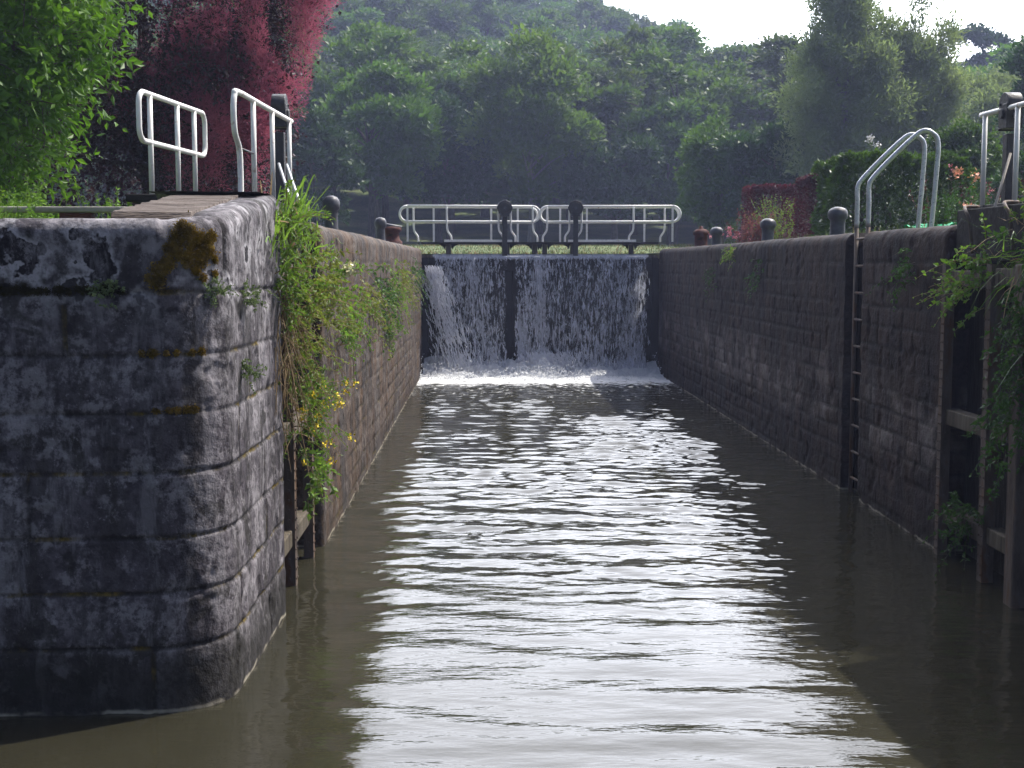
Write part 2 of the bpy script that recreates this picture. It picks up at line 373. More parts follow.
# ------------------------------------------------------------------ masonry swept along a plan path
def masonry(name, path, side, ztop, courses, bw, mat, r=.10, inward=.35, ds=.022, dz=.02, zb=-.7, seed=0,
            groove=.018, rough=.010, jut=.010, cope_bw=1.5, notch=None, parent=None, wob=.0, jmin=.12, jscale=1.0, low=1.0):
    P = np.array(path, float); seg = np.hypot(*(P[1:] - P[:-1]).T); S = np.r_[0, np.cumsum(seg)]
    s = np.linspace(0, S[-1], int(S[-1] / ds) + 2)
    px = np.interp(s, S, P[:, 0]); py = np.interp(s, S, P[:, 1])
    tx = np.gradient(px, s); ty = np.gradient(py, s); L = np.hypot(tx, ty); tx /= L; ty /= L
    k = 9; ker = np.ones(k) / k
    tx = np.convolve(np.pad(tx, k // 2, 'edge'), ker, 'valid'); ty = np.convolve(np.pad(ty, k // 2, 'edge'), ker, 'valid')
    nx, ny = ty * side, -tx * side                                  # outward normal
    zt = np.array([ztop(a, b) for a, b in zip(px, py)])
    # section: face, arc, top
    nz = int((2.7 - zb) / dz)
    f = np.linspace(0, 1, nz); A = np.linspace(0, math.pi / 2, 9)[1:]; T = np.linspace(0, inward - r, 9)[1:]
    off = np.r_[np.zeros(nz), -r + r * np.cos(A), -r - T]
    NZ = np.r_[np.zeros(nz), np.sin(A), np.ones(8)]; NN = np.r_[np.ones(nz), np.cos(A), np.zeros(8)]
    Z = np.where(np.arange(len(off))[None, :] < nz, zb + (zt[:, None] - r - zb) * np.r_[f, np.zeros(16)][None, :], 0)
    Z[:, nz:nz + 8] = zt[:, None] - r + r * np.sin(A)[None, :]
    Z[:, nz + 8:] = zt[:, None]
    SS = np.repeat(s[:, None], len(off), 1)
    Zf = Z.copy(); Zc = Zf + wob * (fbm(SS * .8, Zf * .3, seed + 5, 2) - .5)
    # courses
    b = np.array(sorted(courses)); ci = np.searchsorted(b, Zc)
    dzj = np.min(np.abs(Zc[..., None] - b[None, None, :]), -1)
    cope = Zc > b[-1]
    w = np.where(cope, cope_bw, bw * (0.8 + .5 * _hash(ci, ci * 0 + 3, seed)))
    sh = SS / w + _hash(ci, ci * 0 + 9, seed) * 7
    bi = np.floor(sh); fr = sh - bi
    jit = (_hash(bi, ci, seed + 2) - .5) * .3
    dj = np.minimum(fr, 1 - fr) * w
    blk = _hash(bi, ci, seed + 4)
    jw = (.010 + .010 * fbm(SS * 3, Zf * 3, seed + 6, 2)) * jscale
    d = np.minimum(dzj, dj)
    joint = 1 - sstep(d, jw * .4, jw * 1.5)
    joint = joint * (jmin + (1 - jmin) * sstep(fbm(SS * 1.2, Zf * 2.2, seed + 8, 3), .34, .60))
    edge = 1 - sstep(d, 0, .04)
    dis = -groove * joint - .0022 * edge + jut * (blk - .5) * 2 * (1 - edge * .5)
    dis += rough * 2.2 * (fbm(SS * 7, Zf * 7, seed + 11, 4) - .5) + rough * 2 * low * (fbm(SS * 1.7, Zf * 1.7, seed + 12, 2) - .5)
    pit = sstep(fbm(SS * 4.5, Zf * 4.5, seed + 21, 3), .66, .74); dis -= pit * rough * 1.6
    if notch:
        y0, y1, dep = notch
        yy = np.repeat(py[:, None], len(off), 1)
        ins = (yy > y0) & (yy < y1) ; dis = np.where(ins, -dep, dis); joint = np.where(ins, .6, joint)
    O = off[None, :] + dis * NN[None, :]
    X = px[:, None] + nx[:, None] * O; Y = py[:, None] + ny[:, None] * O; ZZ = Z + dis * NZ[None, :] * np.where(NN[None, :] > .01, 1, .6)
    me = np_mesh(name, np.stack([X, Y, ZZ], -1).reshape(-1, 3),
                 grid_faces(len(s), len(off)) if side > 0 else grid_faces(len(s), len(off))[:, ::-1], mat, smooth=True,
                 attrs={'joint': joint, 'blk': np.clip(blk, 0, 1)})
    return link(me, name, parent)
def arc(cx, cy, r, a0, a1, n=10):
    return [(cx + r * math.cos(R(a0 + (a1 - a0) * k / n)), cy + r * math.sin(R(a0 + (a1 - a0) * k / n))) for k in range(n + 1)]

XL, XR = -1.38, 3.82
TOP = 2.77
# left pier
def pier_top(x, y): return 2.66 + .23 * float(np.clip((y - 6.9) / 2.0, 0, 1))
pl = empty('lock_pier', (-1.8, 7.5, 0), 'grey rounded stone pier with moss at the left of the lock mouth', 'pier')
def kid(o, p):
    o.parent = p; o.matrix_parent_inverse = p.matrix_basis.inverted(); return o
pier_courses = [.36, .66, .96, 1.31, 1.63, 1.94, 2.27]
o = masonry('masonry', [(-9, 6.62), (-1.82, 6.86)] + arc(-1.80, 7.26, .40, -88, 0) + [(-1.385, 8.82)] + arc(-1.42, 8.84, .04, 20, 90, 4) + [(-2.2, 8.88)], 1, pier_top, pier_courses,
        1.75, M['pier'], r=.09, inward=.36, ds=.013, dz=.012, seed=3, groove=.011, rough=.0065, jut=.001, cope_bw=3.4, wob=.02, jmin=.65, jscale=.7, low=.25)
pl_m = o
kid(o, pl)
# weathered top slab with open seams along it
u = np.linspace(0, 1, 60); v = np.linspace(0, 1, 130)
U, Vv = np.meshgrid(u, v, indexing='ij')
Xs = -2.04 + .46 * U; Ys = 7.12 + 1.72 * Vv
Zs = 2.675 + .23 * np.clip((Ys - 6.9) / 2.0, 0, 1) + .02 * (fbm(Xs * 2, Ys * 14, 5, 4) - .5) - .012 * (vnoise(Xs * 0.6, Ys * 9, 8) > .72)
Zs = np.where((U < .02) | (U > .98) | (Vv < .01), Zs - .10, Zs)
o = link(np_mesh('top_slab', np.stack([Xs, Ys, Zs], -1), grid_faces(60, 130), M['slab'], smooth=True), 'top_slab'); kid(o, pl)
# right pier (mostly outside the frame); unseen front lengthened so its shadow covers the water
pr = empty('lock_pier', (4.2, 7.5, 0), 'dark shaded stone pier at the right of the lock mouth, overhung by weeds', 'pier')
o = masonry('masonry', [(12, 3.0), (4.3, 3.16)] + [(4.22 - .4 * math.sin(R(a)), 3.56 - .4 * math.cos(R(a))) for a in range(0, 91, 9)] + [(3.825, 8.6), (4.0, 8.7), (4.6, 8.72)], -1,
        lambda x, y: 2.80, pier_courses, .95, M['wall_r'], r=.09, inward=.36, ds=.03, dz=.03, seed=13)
kid(o, pr)
# chamber walls
wc = [.08, .27, .46, .66, .85, 1.05, 1.24, 1.44, 1.63, 1.83, 2.02, 2.22, 2.44]
wL = masonry('lock_wall', [(-2.1, 11.0), (-1.43, 11.0)] + arc(-1.42, 11.05, .04, -80, 0, 4) + [(XL, 28.55)] + arc(-1.43, 28.6, .05, 0, 90, 4) + [(-1.9, 28.66)], 1, lambda x, y: TOP, wc, .40, M['wall_l'],
        r=.13, inward=.45, ds=.026, dz=.024, seed=21, groove=.009, rough=.008, jut=.002, wob=.03)
tag(wL, 'long brown sunlit stone wall with ferns along the left side of the chamber', 'wall')
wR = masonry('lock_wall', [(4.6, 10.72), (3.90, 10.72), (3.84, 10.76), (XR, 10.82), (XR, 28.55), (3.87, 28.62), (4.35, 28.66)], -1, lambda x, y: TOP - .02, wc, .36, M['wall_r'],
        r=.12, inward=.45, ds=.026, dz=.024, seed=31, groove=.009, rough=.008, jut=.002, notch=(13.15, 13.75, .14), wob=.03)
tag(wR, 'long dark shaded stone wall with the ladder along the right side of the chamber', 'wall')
# gate recesses
for nm, x0, x1, ya, yb, m, pp in (('recess_wall', -2.12, -2.02, 8.7, 11.2, 'wall_l', pl), ('recess_wall', 4.46, 4.56, 8.5, 10.9, 'wall_r', pr)):
    o = MB().box((x0, ya, -.7), (x1, yb, 2.70)).build(nm, M['darktimber']); kid(o, pp)  # recess wall coloured near black as painted shade
# quay strip behind each cope
def terrain(x, y):
    x = np.asarray(x, float); y = np.asarray(y, float)
    hill = 16.0 + 27 / (1 + np.exp((x - 7) / 9.0)) + 3 * (fbm(x * .02 + 3, y * .02, 3, 3) - .5)
    z = 2.70 - .08 * (1 - sstep(y, 8.6, 11)) + .05 * (fbm(x * .6, y * .6, 1, 3) - .5) * sstep(np.hypot(x - 1.2, 0 * y), 3.2, 5)
    z = z + .42 * sstep(y, 38, 50) + hill * np.clip((y - 66) / 119.0, 0, 1) ** 1.6
    canal = (x > -1.80) & (x < 4.24) & (y < 36)
    basin = (y < np.where(x > 1, 3.4, 7.0))
    return np.where(canal | basin, -1.6, z)
xs = np.unique(np.r_[np.linspace(-170, -60, 10), np.linspace(-60, -6, 28), np.linspace(-6, -1.82, 22), -1.805, -1.795, 0, 1, 2, 3, 4.235, 4.245, np.linspace(4.3, 9, 22), np.linspace(9, 90, 36), np.linspace(90, 170, 8)])
ys = np.unique(np.r_[np.linspace(-80, 3.3, 12), 3.39, 3.41, 5, 6.99, 7.01, np.linspace(7.2, 35.9, 90), 35.99, 36.01, np.linspace(36.5, 220, 100), np.linspace(230, 290, 6)])
GX, GY = np.meshgrid(xs, ys, indexing='ij')
g = link(np_mesh('ground', np.stack([GX, GY, terrain(GX, GY)], -1), grid_faces(len(xs), len(ys)), M['ground'], smooth=False), 'ground'); tag(g, kind='structure')

# ------------------------------------------------------------------ water
xw = np.unique(np.r_[np.linspace(-60, -3, 12), np.linspace(-2.8, 4.3, 300), np.linspace(4.6, 60, 12)])
yw = np.unique(np.r_[np.linspace(-80, 4, 12), np.linspace(4.5, 29.3, 1250)])
WX, WY = np.meshgrid(xw, yw, indexing='ij')
H = np.zeros_like(WX); wr = np.random.default_rng(5)
H2 = np.zeros_like(WX)
for k in range(70):
    lam = wr.uniform(.20, .85); th = wr.normal(0, .24); kk = 2 * math.pi / lam
    H += .0020 * lam ** 1.1 * np.sin(kk * (WX * math.sin(th) + WY * math.cos(th)) + wr.uniform(0, 6.28))
for k in range(70):
    lam = wr.uniform(.14, .48); th = wr.normal(0, .42); kk = 2 * math.pi / lam
    H2 += .0019 * lam * np.sin(kk * (WX * math.sin(th) + WY * math.cos(th)) + wr.uniform(0, 6.28))
H3 = np.zeros_like(WX)
for k in range(60):
    lam = wr.uniform(.085, .20); th = wr.normal(0, .6); kk = 2 * math.pi / lam
    H3 += .00085 * lam * np.sin(kk * (WX * math.sin(th) + WY * math.cos(th)) + wr.uniform(0, 6.28))
H3 *= .25 + 1.3 * sstep(fbm(WX * .9, WY * .5, 14, 3), .35, .62)
fr_ = sstep(WY, 9, 17)
H = H * (1 - .72 * fr_) * .95 + H2 * (.38 + .85 * fr_) + H3 * (.5 + .5 * sstep(WY, 7, 11)) * (1 + 1.1 * sstep(WX, 1.6, 2.8))
calm = .55 + .9 * sstep(fbm(WX * .5, WY * .35, 4, 3), .35, .65)
calm *= .45 + .75 * sstep(WY, 6.5, 12)
edge = sstep(WX, XL, XL + .5) * (1 - sstep(WX, XR - .5, XR)) * .5 + .5
turb = sstep(WY, 22, 28.5)
H = H * calm * edge + turb * .06 * (fbm(WX * 3.2, WY * 3.2, 44, 4) - .5) + sstep(WY, 25.8, 28.2) * .13 * (fbm(WX * 2.4, WY * 4, 45, 4) - .35)
H *= sstep(WY, 4.2, 5)
foam = .55 * sstep(WY, 25.4, 27.6) + .30 * sstep(WY, 18, 26.5)
w = link(np_mesh('water', np.stack([WX, WY, H], -1), grid_faces(len(xw), len(yw)), M['water'], smooth=True, attrs={'foam': foam}), 'water'); tag(w, kind='structure')
w2 = MB().add([(-1.8, 29.2, 2.645), (4.24, 29.2, 2.645), (4.24, 36.2, 2.645), (-1.8, 36.2, 2.645)], [(0, 1, 2, 3)]).build('water', M['water']); tag(w2, kind='structure')

# ------------------------------------------------------------------ gates
def leaf_gate(name, label, length, mir):
    """local: x along the leaf from heel (0) to mitre (length); +y = upstream side; deck on the top"""
    g = empty(name, (0, 0, 0), label, 'lock gate')
    return g
def railing_long(p, x0, x1, y, z0=2.91, z1=3.35, z2=3.69, posts=(), feet=()):
    r = .026
    m = MB(); e = .16
    pts = []
    c = (z2 + z1) / 2; hr = (z2 - z1) / 2
    m.tube([(x0 + e, y, z2), (x1 - e, y, z2)], r)
    m.tube([(x0 + e, y, z1), (x1 - e, y, z1)], r)
    m.tube([(x0 + e - hr * math.sin(R(a)) , y, c + hr * math.cos(R(a))) for a in range(0, 181, 18)], r)
    m.tube([(x1 - e + hr * math.sin(R(a)), y, c + hr * math.cos(R(a))) for a in range(0, 181, 18)], r)
    m.build('rail_loop', M['white'], p)
    for x in posts:
        MB().box((x - .022, y - .012, z0), (x + .022, y + .012, z2)).build('post', M['white'], p)
    for x, d in feet:
        MB().tube(spline([(x, y - .03, z2 - .02), (x, y - .03, z1 - .02), (x + .015 * d, y - .03, z0 + .24), (x + .09 * d, y - .03, z0 + .12), (x + .10 * d, y - .03, z0)], 5), .022).build('post', M['white'], p)
def gear(p, x, y, z0=2.91, thin=1.0):
    gp = MB().box((x - .055, y - .05, z0 - .5), (x + .055, y + .05, z0 + .62)).build('gear_post', M['iron'], p, .008)
    m = MB()
    m.tube([(x, y - .09 * thin, z0 + .74), (x, y + .09 * thin, z0 + .74)], .175, 8)
    m.tube([(x, y - .11 * thin, z0 + .74), (x, y - .05, z0 + .74)], .12, 16)
    m.box((x - .10, y - .10 * thin, z0 + .55), (x + .10, y + .10 * thin, z0 + .74))
    h = m.build('gear_head', M['iron'], p, .012)
    MB().tube([(x, y - .16 * thin, z0 + .74), (x, y - .10 * thin, z0 + .74)], .03, 10).build('crank_socket', M['castiron'], p)

# upper gate: two closed leaves, heel at the wall, mitre upstream
def upper_leaf(label, mir):
    g = empty('lock_gate', (XL - .02 if mir > 0 else XR + .02, 28.85, 0), label, 'lock gate')
    s = mir
    def bx(a, b, nm, mat, bev=.006, mb=None):
        x0, x1 = sorted((a[0] * s, b[0] * s)); m = (mb or MB()).box((x0, a[1], a[2]), (x1, b[1], b[2])); return m.build(nm, mat, g, bev) if nm else m
    L = 2.64
    m = MB()
    for k in range(17): bx((k * L / 17 + .004, .0, -.7), ((k + 1) * L / 17 - .004, .10 + .006 * (k % 3), 2.56), None, None, mb=m)
    m.build('plank_face', M['darktimber'], g)
    bx((0, -.03, 2.56), (L, .22, 2.62), 'top_beam', M['timber'])
    bx((-.02, -.04, -.7), (.13, -.004, 2.54), 'heel_post', M['darktimber'])
    bx((L - .13, -.04, -.7), (L - .005, -.004, 2.54), 'mitre_post', M['darktimber'])
    for zc in (.5, 1.5, 2.35): bx((.14, -.035, zc - .09), (L - .14, -.003, zc + .09), 'cross_beam', M['darktimber'])
    bx((.0, -.12, 2.86), (L + .04, .52, 2.905), 'walkway', M['deck'])
    bx((.5, -.14, 2.905), (2.0, -.12, 2.955), 'toe_board', M['white'], .002)
    for xc in (.60, 1.90, L - .12):
        bx((xc - .055, -.02, 2.62), (xc + .055, .12, 2.86), 'strut', M['timber'])
        m = MB()
        for d in (-1, 1):
            pts = [(0, 0), (.16, 0), (.07, .05), (.02, .13)]
            xx = [(xc + d * (.055 + q[0])) * s for q in pts]; zz = [2.858 - q[1] for q in pts]
            m.add([(xx[i], y, zz[i]) for y in (.02, .06) for i in range(4)], [(0, 1, 2, 3), (7, 6, 5, 4), (0, 4, 5, 1), (1, 5, 6, 2), (2, 6, 7, 3), (3, 7, 4, 0)])
        m.build('bracket', M['deck'], g)
    xa, xb = 0, 0
    xa, xb = sorted((-.46 * s, (L - .03) * s))
    railing_long(g, xa, xb, -.08, posts=[-.30 * s], feet=[(x * s, s) for x in (.56, 1.70, 1.97, 2.46)])
    railing_long(g, xa, xb, .46, posts=[x * s for x in (.29, 1.58, 2.18)], feet=[(-.16 * s, s)])
    gear(g, 1.83 * s, -.16)
    return g
gL = upper_leaf('left leaf of the closed upper gate with white railings under the waterfall overflow', 1)
gR = upper_leaf('right leaf of the closed upper gate, meeting the other leaf in mid canal', -1)
gL.rotation_euler = (0, 0, R(4)); gR.rotation_euler = (0, 0, R(-4))

# lower gate: two open leaves folded into the recesses
def lower_leaf(label, s, x0):
    """s=+1 left leaf (leaf to the left of the chamber), -1 right leaf"""
    g = empty('lock_gate', (x0, 8.9, 0), label, 'lock gate')
    def b(xa, xb, ya, yb, za, zb, nm, mat, bev=.006, riv=False):
        sh = -.09 if (s < 0 and nm in ('upright', 'cross_beam')) else 0
        a, c = sorted((xa * s + sh, xb * s + sh)); m = MB().box((a, ya - 8.9, za), (c, yb - 8.9, zb))
        if riv:
            r = m; z = za + .08
            while z < zb - .05:
                for yy in (ya - 8.9 + .02, yb - 8.9 - .02):
                    r.tube([(c if s > 0 else a, yy, z), ((c + .008) if s > 0 else (a - .008), yy, z)], .009, 6)
                r.tube([((a + c) / 2, ya - 8.9, z), ((a + c) / 2, ya - 8.9 - .008, z)], .009, 6)
                z += .075
        return m.build(nm, mat, g, 0 if riv else bev)
    b(-.16, .0 if s > 0 else .06, 8.92, 9.08, -.7, 2.42, 'upright', M['timber'] if s > 0 else M['rivet_steel'], .015)
    b(-.10, -.01, 9.66, 9.76, -.7, 2.42, 'upright', M['rivet_steel'], .006, True)
    b(-.08, .0, 10.60, 10.68, -.7, 2.42, 'upright', M['rivet_steel'], .006, True)
    b(-.24, -.17, 8.90, 10.75, -.7, 2.40, 'plank_face', M['darktimber'])
    for za in (.30, 1.12, 2.26):
        b(-.155, -.03, 9.085, 9.655, za, za + .13, 'cross_beam', M['timber'], .01)
        b(-.150, -.03, 9.765, 10.595, za - .02, za + .11, 'cross_beam', M['timber'], .01)
    b(-.20, -.03, 8.95, 10.72, 2.44, 2.86, 'fascia_panel', M['deck'], .01)
    b(-1.10, -.30, 9.25, 11.9 if s > 0 else 11.3, 2.855, 2.91, 'walkway', M['deck'], .01)
    for y in (9.5, 10.3):   # hand loops on the fascia
        MB().tube(spline([(-.01 * s, y - 8.9, 2.50), (.02 * s, y - 8.9, 2.76), (.03 * s, y - 8.9 + .06, 2.84), (-.02 * s, y - 8.9 + .2, 2.88), (-.16 * s, y - 8.9 + .3, 2.885)], 5), .014).build('hand_loop', M['rivet_steel'], g)
    # back rail: rounded rectangle on three posts
    zz = (3.31, 3.66)
    p0 = Vector((-1.06 * s, 9.52 - 8.9, 0)); p1 = Vector((-.90 * s, 10.98 - 8.9, 0)); d = (p1 - p0); Ld = d.length; d.normalize()
    loop = []
    for cx, cz, a0 in ((.09, zz[1] - .09, 90), (.09, zz[0] + .09, 180), (Ld - .09, zz[0] + .09, 270), (Ld - .09, zz[1] - .09, 0)):
        for a in range(0, 91, 15):
            loop.append(p0 + d * (cx + .09 * math.cos(R(a0 + a))) + Vector((0, 0, cz + .09 * math.sin(R(a0 + a)))))
    loop.append(loop[0]); MB().tube(loop, .021, cap=False).build('rail_loop', M['white'], g)
    for t in (.22, .80, 1.20):
        q = p0 + d * t
        MB().tube([q + Vector((0, 0, 2.91)), q + Vector((0, 0, 3.65))], .020, 6).build('post', M['white'], g)
    # front rail: bent end post, two straight ones
    q0 = Vector((-.37 * s if s > 0 else .37, 9.46 - 8.9 if s > 0 else 9.30 - 8.9, 0)); q1 = Vector((-.27 * s, 11.55 - 8.9, 0)); e = (q1 - q0).normalized()
    V3 = lambda t, z, o=0: q0 + e * t + Vector((0, 0, z))
    EL = 2.1 if s > 0 else 1.66
    MB().tube(spline([V3(EL, 3.66), V3(1.0, 3.66), V3(.14, 3.66), V3(.02, 3.62), V3(-.01, 3.5), V3(.02, 3.36), V3(.14, 3.26), V3(.17, 3.1), V3(.17, 2.91)], 6), .022).build('rail_loop', M['white'], g)
    for t in ((.62, 1.30, 2.0) if s > 0 else (.35, .98, 1.58)):
        MB().tube([V3(t, 2.91), V3(t, 3.65)], .021, 6).build('post', M['white'], g)
    MB().tube([V3(.17, 3.26) , V3(.62, 3.26)], .008, 6).build('tie_rod', M['iron'], g)
    m = MB()
    for t in (.10, .34, .55): m.lathe(V3(t, 2.91), [(.05, 0), (.045, .02), (.02, .03), (0, .032)], 8)
    m.build('bolt_plate', M['galv'], g)
    # paddle gear
    yg = (11.5 if s > 0 else 10.5) - 8.9; zg = .10 if s > 0 else 0
    MB().box((-.36 * s - .04, yg - .045, 2.30), (-.36 * s + .04, yg + .045, 3.46 + zg)).build('gear_post', M['iron'], g, .006)
    m = MB(); m.box((-.36 * s - .065, yg - .085, 3.50 + zg), (-.36 * s + .065, yg + .085, 3.70 + zg)); m.tube([(-.36 * s - .06, yg, 3.69 + zg), (-.36 * s + .06, yg, 3.69 + zg)], .10, 16)
    m.tube([(-.36 * s - .085, yg, 3.62 + zg), (-.36 * s + .085, yg, 3.62 + zg)], .04, 12)
    for dz in (-.10, .0, .10): m.tube([(-.36 * s - .075, yg + .055, 3.60 + dz + zg), (-.36 * s + .075, yg + .055, 3.60 + dz + zg)], .013, 8)
    m.build('gear_head', M['iron'], g, .01)
    MB().tube([(-.36 * s, yg - .17, 3.60 + zg), (-.36 * s, yg - .10, 3.60 + zg)], .025, 10).build('crank_socket', M['castiron'], g)
    # slanting stay rods
    if s > 0:
        for dx, dy in ((0, 0), (.05, .10)):
            MB().tube([(-.27 * s + dx * s, 1.93 + dy, 3.24), (-.06 * s + dx * s, 1.38 + dy, 2.80)], .013, 6).build('stay_rod', M['galv'], g)
    else:
        MB().tube([(-.33 * s, yg - .1, 3.30), (-.01 * s, yg - .35, 2.44)], .011, 6).build('stay_rod', M['kerb'], g)
    return g
lower_leaf('open left leaf of the lower gate with white railings above the mossy pier', 1, -1.42)
lower_leaf('open right leaf of the lower gate folded back at the right edge under black gear', -1, 3.86)

# ------------------------------------------------------------------ falling water
def waterfall():
    par = empty('waterfall', (1.2, 28.7, 0), 'white water spilling over the closed upper gate', 'waterfall')
    par.location = (0, 0, 0)
    for nm, mat, dy, seed in (('water_sheet', M['fall_a'], 0, 1), ('water_sheet', M['fall_b'], -.05, 2)):
        nu, nv = 420, 160
        U, T = np.meshgrid(np.linspace(-1.30, 3.72, nu), np.linspace(0, 1, nv), indexing='ij')
        z = 2.63 - T * 2.66
        gy = 28.83 + (1.31 - np.abs(U - 1.22)) * math.tan(R(4)) - .06
        throw = .05 + .26 * T ** .6 + .12 * (fbm(U * 6, T * .8, seed, 3) - .5) * T ** .5 + .035 * (fbm(U * 16, T * 16, seed + 9, 3) - .5)
        y = gy - throw + dy * T
        y = np.where(T < .012, gy + .2, y); z = np.where(T < .012, 2.645, z)
        dens = .16 * (fbm(U * 2.5, T * 1.2, seed + 4, 3) - .5) - .35 * np.exp(-((U - .56 - .03 * T) / .075) ** 2) * sstep(T, .02, .1) \
             + .10 * sstep(T, .82, 1) - .5 * (1 - sstep(U, -1.28, -1.05) ) - .4 * sstep(U, 3.50, 3.68) + .06 * np.exp(-((U - 1.22) / .14) ** 2)
        dens += .22 * (1 - sstep(T, .0, .05))
        me = np_mesh(nm, np.stack([U, y, z], -1), grid_faces(nu, nv), mat, smooth=True, attrs={'dens': dens})
        link(me, nm, par)
    # loose strands in front
    r = np.random.default_rng(3); V = []; F = []
    def strand(x, z0, ln, wd, y0, vx=0.0):
        n = 7; k = len(V)
        for i in range(n):
            t = i / (n - 1); zz = z0 - ln * t; w2 = wd * math.sin(math.pi * (0.12 + .8 * t)) * r.uniform(.6, 1.2)
            xx = x + vx * t + r.normal(0, .006); yy = y0 - .05 * t + r.normal(0, .006)
            V.extend([(xx - w2, yy, zz), (xx, yy - w2 * .8, zz), (xx + w2, yy, zz)])
            if i: a = k + (i - 1) * 3; F.extend([(a, a + 3, a + 4, a + 1), (a + 1, a + 4, a + 5, a + 2)])
    for i in range(420):
        x = r.uniform(-1.15, 3.6)
        if abs(x - .57) < .09: continue
        T = r.uniform(0, .95) ** .8
        gy = 28.83 + (1.31 - abs(x - 1.22)) * math.tan(R(4)) - .06 - .08 - .28 * T ** .6
        strand(x, 2.6 - T * 2.5, r.uniform(.05, .2), r.uniform(.004, .012), gy - r.uniform(0, .06))
    for i in range(850):     # the leak that jets out at the left wall
        T = r.uniform(0, 1); x = -1.16 + .62 * T ** 1.5 + r.normal(0, .07 + .16 * T)
        strand(x, 2.40 - 2.1 * T ** 1.3, r.uniform(.08, .24), r.uniform(.006, .016), 28.45 - .35 * T + r.normal(0, .06), .05)
    for i in range(500):     # low spout in the middle
        T = r.uniform(0, 1); x = 1.45 + r.normal(0, .38)
        strand(x, .52 - .5 * T, r.uniform(.06, .14), r.uniform(.008, .02), 28.45 - .25 * T, .02)
    link(np_mesh('water_strands', V, F, M['strand'], smooth=True), 'water_strands', par)
    # boiling foam at the foot
    nu, nv = 360, 90
    U, T = np.meshgrid(np.linspace(-1.34, 3.80, nu), np.linspace(0, 1, nv), indexing='ij')
    front = 1.55 + 1.0 * (fbm(U * 1.1, U * 0, 6, 5) - .5) - .25 * sstep(U, 1.9, 2.6)
    y = 28.8 - T * front
    prof = np.sin(np.pi * np.clip(T * .9 + .1, 0, 1)) ** .8
    z = -.055 + .34 * (1 - T) ** 2.2 * (.5 + .9 * fbm(U * 3.0, y * 0, 76, 4)) + .16 * prof * (.0 + 1.2 * fbm(U * 5.5, y * 3.5, 77, 5)) + .10 * (fbm(U * 17, y * 12, 78, 4) - .5) * prof + .16 * np.exp(-((U - 1.3) / .35) ** 2) * (1 - T) + .10 * np.exp(-((U + .7) / .4) ** 2) * (1 - T)
    z -= sstep(T, .7, 1) * .12
    link(np_mesh('foam', np.stack([U, y, z], -1), grid_faces(nu, nv), M['foam'], smooth=True), 'foam', par)
    V = []; F = []
    for i in range(4200):
        x = r.uniform(-1.3, 3.75) if i % 2 else r.normal(-.7, .5) if i % 4 else r.normal(1.3, .4)
        x = min(max(x, -1.34), 3.78); y = r.uniform(26.7, 28.5); z = abs(r.normal(0, .10 + .10 * (y - 26.7) / 1.8)) + .02; s = r.uniform(.004, .013); k = len(V)
        V.extend([(x - s, y, z), (x, y - s, z), (x + s, y, z), (x, y + s, z), (x, y, z + s * 1.3), (x, y, z - s)])
        F.extend([(0 + k, 1 + k, 4 + k), (1 + k, 2 + k, 4 + k), (2 + k, 3 + k, 4 + k), (3 + k, 0 + k, 4 + k), (1 + k, 0 + k, 5 + k), (2 + k, 1 + k, 5 + k)])
    o = link(np_mesh('spray', V, F, M['foam']), 'spray', par); tag(o, kind='stuff')
waterfall()

# ------------------------------------------------------------------ ladder with hooped handrails
lad = empty('lock_ladder', (3.9, 13.45, 0), 'steel ladder set in the right wall with two hooped grey handrails on top', 'ladder')
lx = lambda x: x - 3.9
for yy in (13.24 - 13.45, 13.65 - 13.45):
    MB().tube([(0, yy, -.7), (0, yy, 2.8)], .022, 10).build('stile', M['rivet_steel'], lad)
    MB().tube(spline([(0, yy, 2.8), (0, yy, 3.05), (.0, yy, 3.22), (.06, yy, 3.32), (.25, yy, 3.52), (.44, yy, 3.70), (.54, yy, 3.765), (.63, yy, 3.74), (.69, yy, 3.64), (.68, yy, 3.3), (.64, yy, 2.70)], 6), .024, 10).build('hoop_rail', M['galv'], lad)
z = -.4
while z < 2.7:
    MB().tube([(0, -.205, z), (0, .195, z)], .014, 8).build('rung', M['rivet_steel'], lad); z += .28

# ------------------------------------------------------------------ bollards
bol = MB().lathe((0, 0, 0), [(.11, -.05), (.105, 0), (.092, .06), (.088, .20), (.092, .23), (.113, .25), (.122, .29), (.115, .34), (.08, .375), (.03, .39), (0, .392)], 24).build('mooring_bollard', M['castiron'])
bs = [(4.28, 15.8, 'dark iron mooring bollard with rounded head nearest the ladder'), (4.30, 19.8, 'dark iron mooring bollard in front of the red hedge'),
      (4.32, 24.3, 'dark iron mooring bollard beside the rusty stump by the upper gate'), (-1.87, 16.0, 'dark iron mooring bollard on the left wall behind the tall grass'),
      (-1.86, 23.4, 'dark iron mooring bollard on the left wall by the rusty capstan')]
for k, (x, y, lb) in enumerate(bs):
    o = bol if k == 0 else bol.copy()
    if k: col.objects.link(o)
    o.location = (x, y, 2.72 + .08 * (x < 0)); o.scale = (1, 1, 1) if x > 0 else (.9, .9, 1.15); o.rotation_euler = (0, 0, k * 1.3); tag(o, lb, 'bollard', 'mooring bollards along the lock')
m = MB().lathe((0, 0, 0), [(.15, -.05), (.15, .02), (.13, .05), (.13, .26), (.16, .28), (.16, .33), (.10, .38), (.04, .39), (.035, .44), (0, .45)], 14)
m.v = [(a, b_, c * 1.0) for a, b_, c in m.v]
stump = m.build('iron_stump', M['rusty']); stump.location = (4.26, 25.7, 2.72); tag(stump, 'short rusty red capped iron stump on the right wall near the upper gate', 'capstan')
cp = empty('capstan', (-1.74, 24.6, 2.76), 'rusty brown capstan on the left wall beside the upper gate', 'capstan')
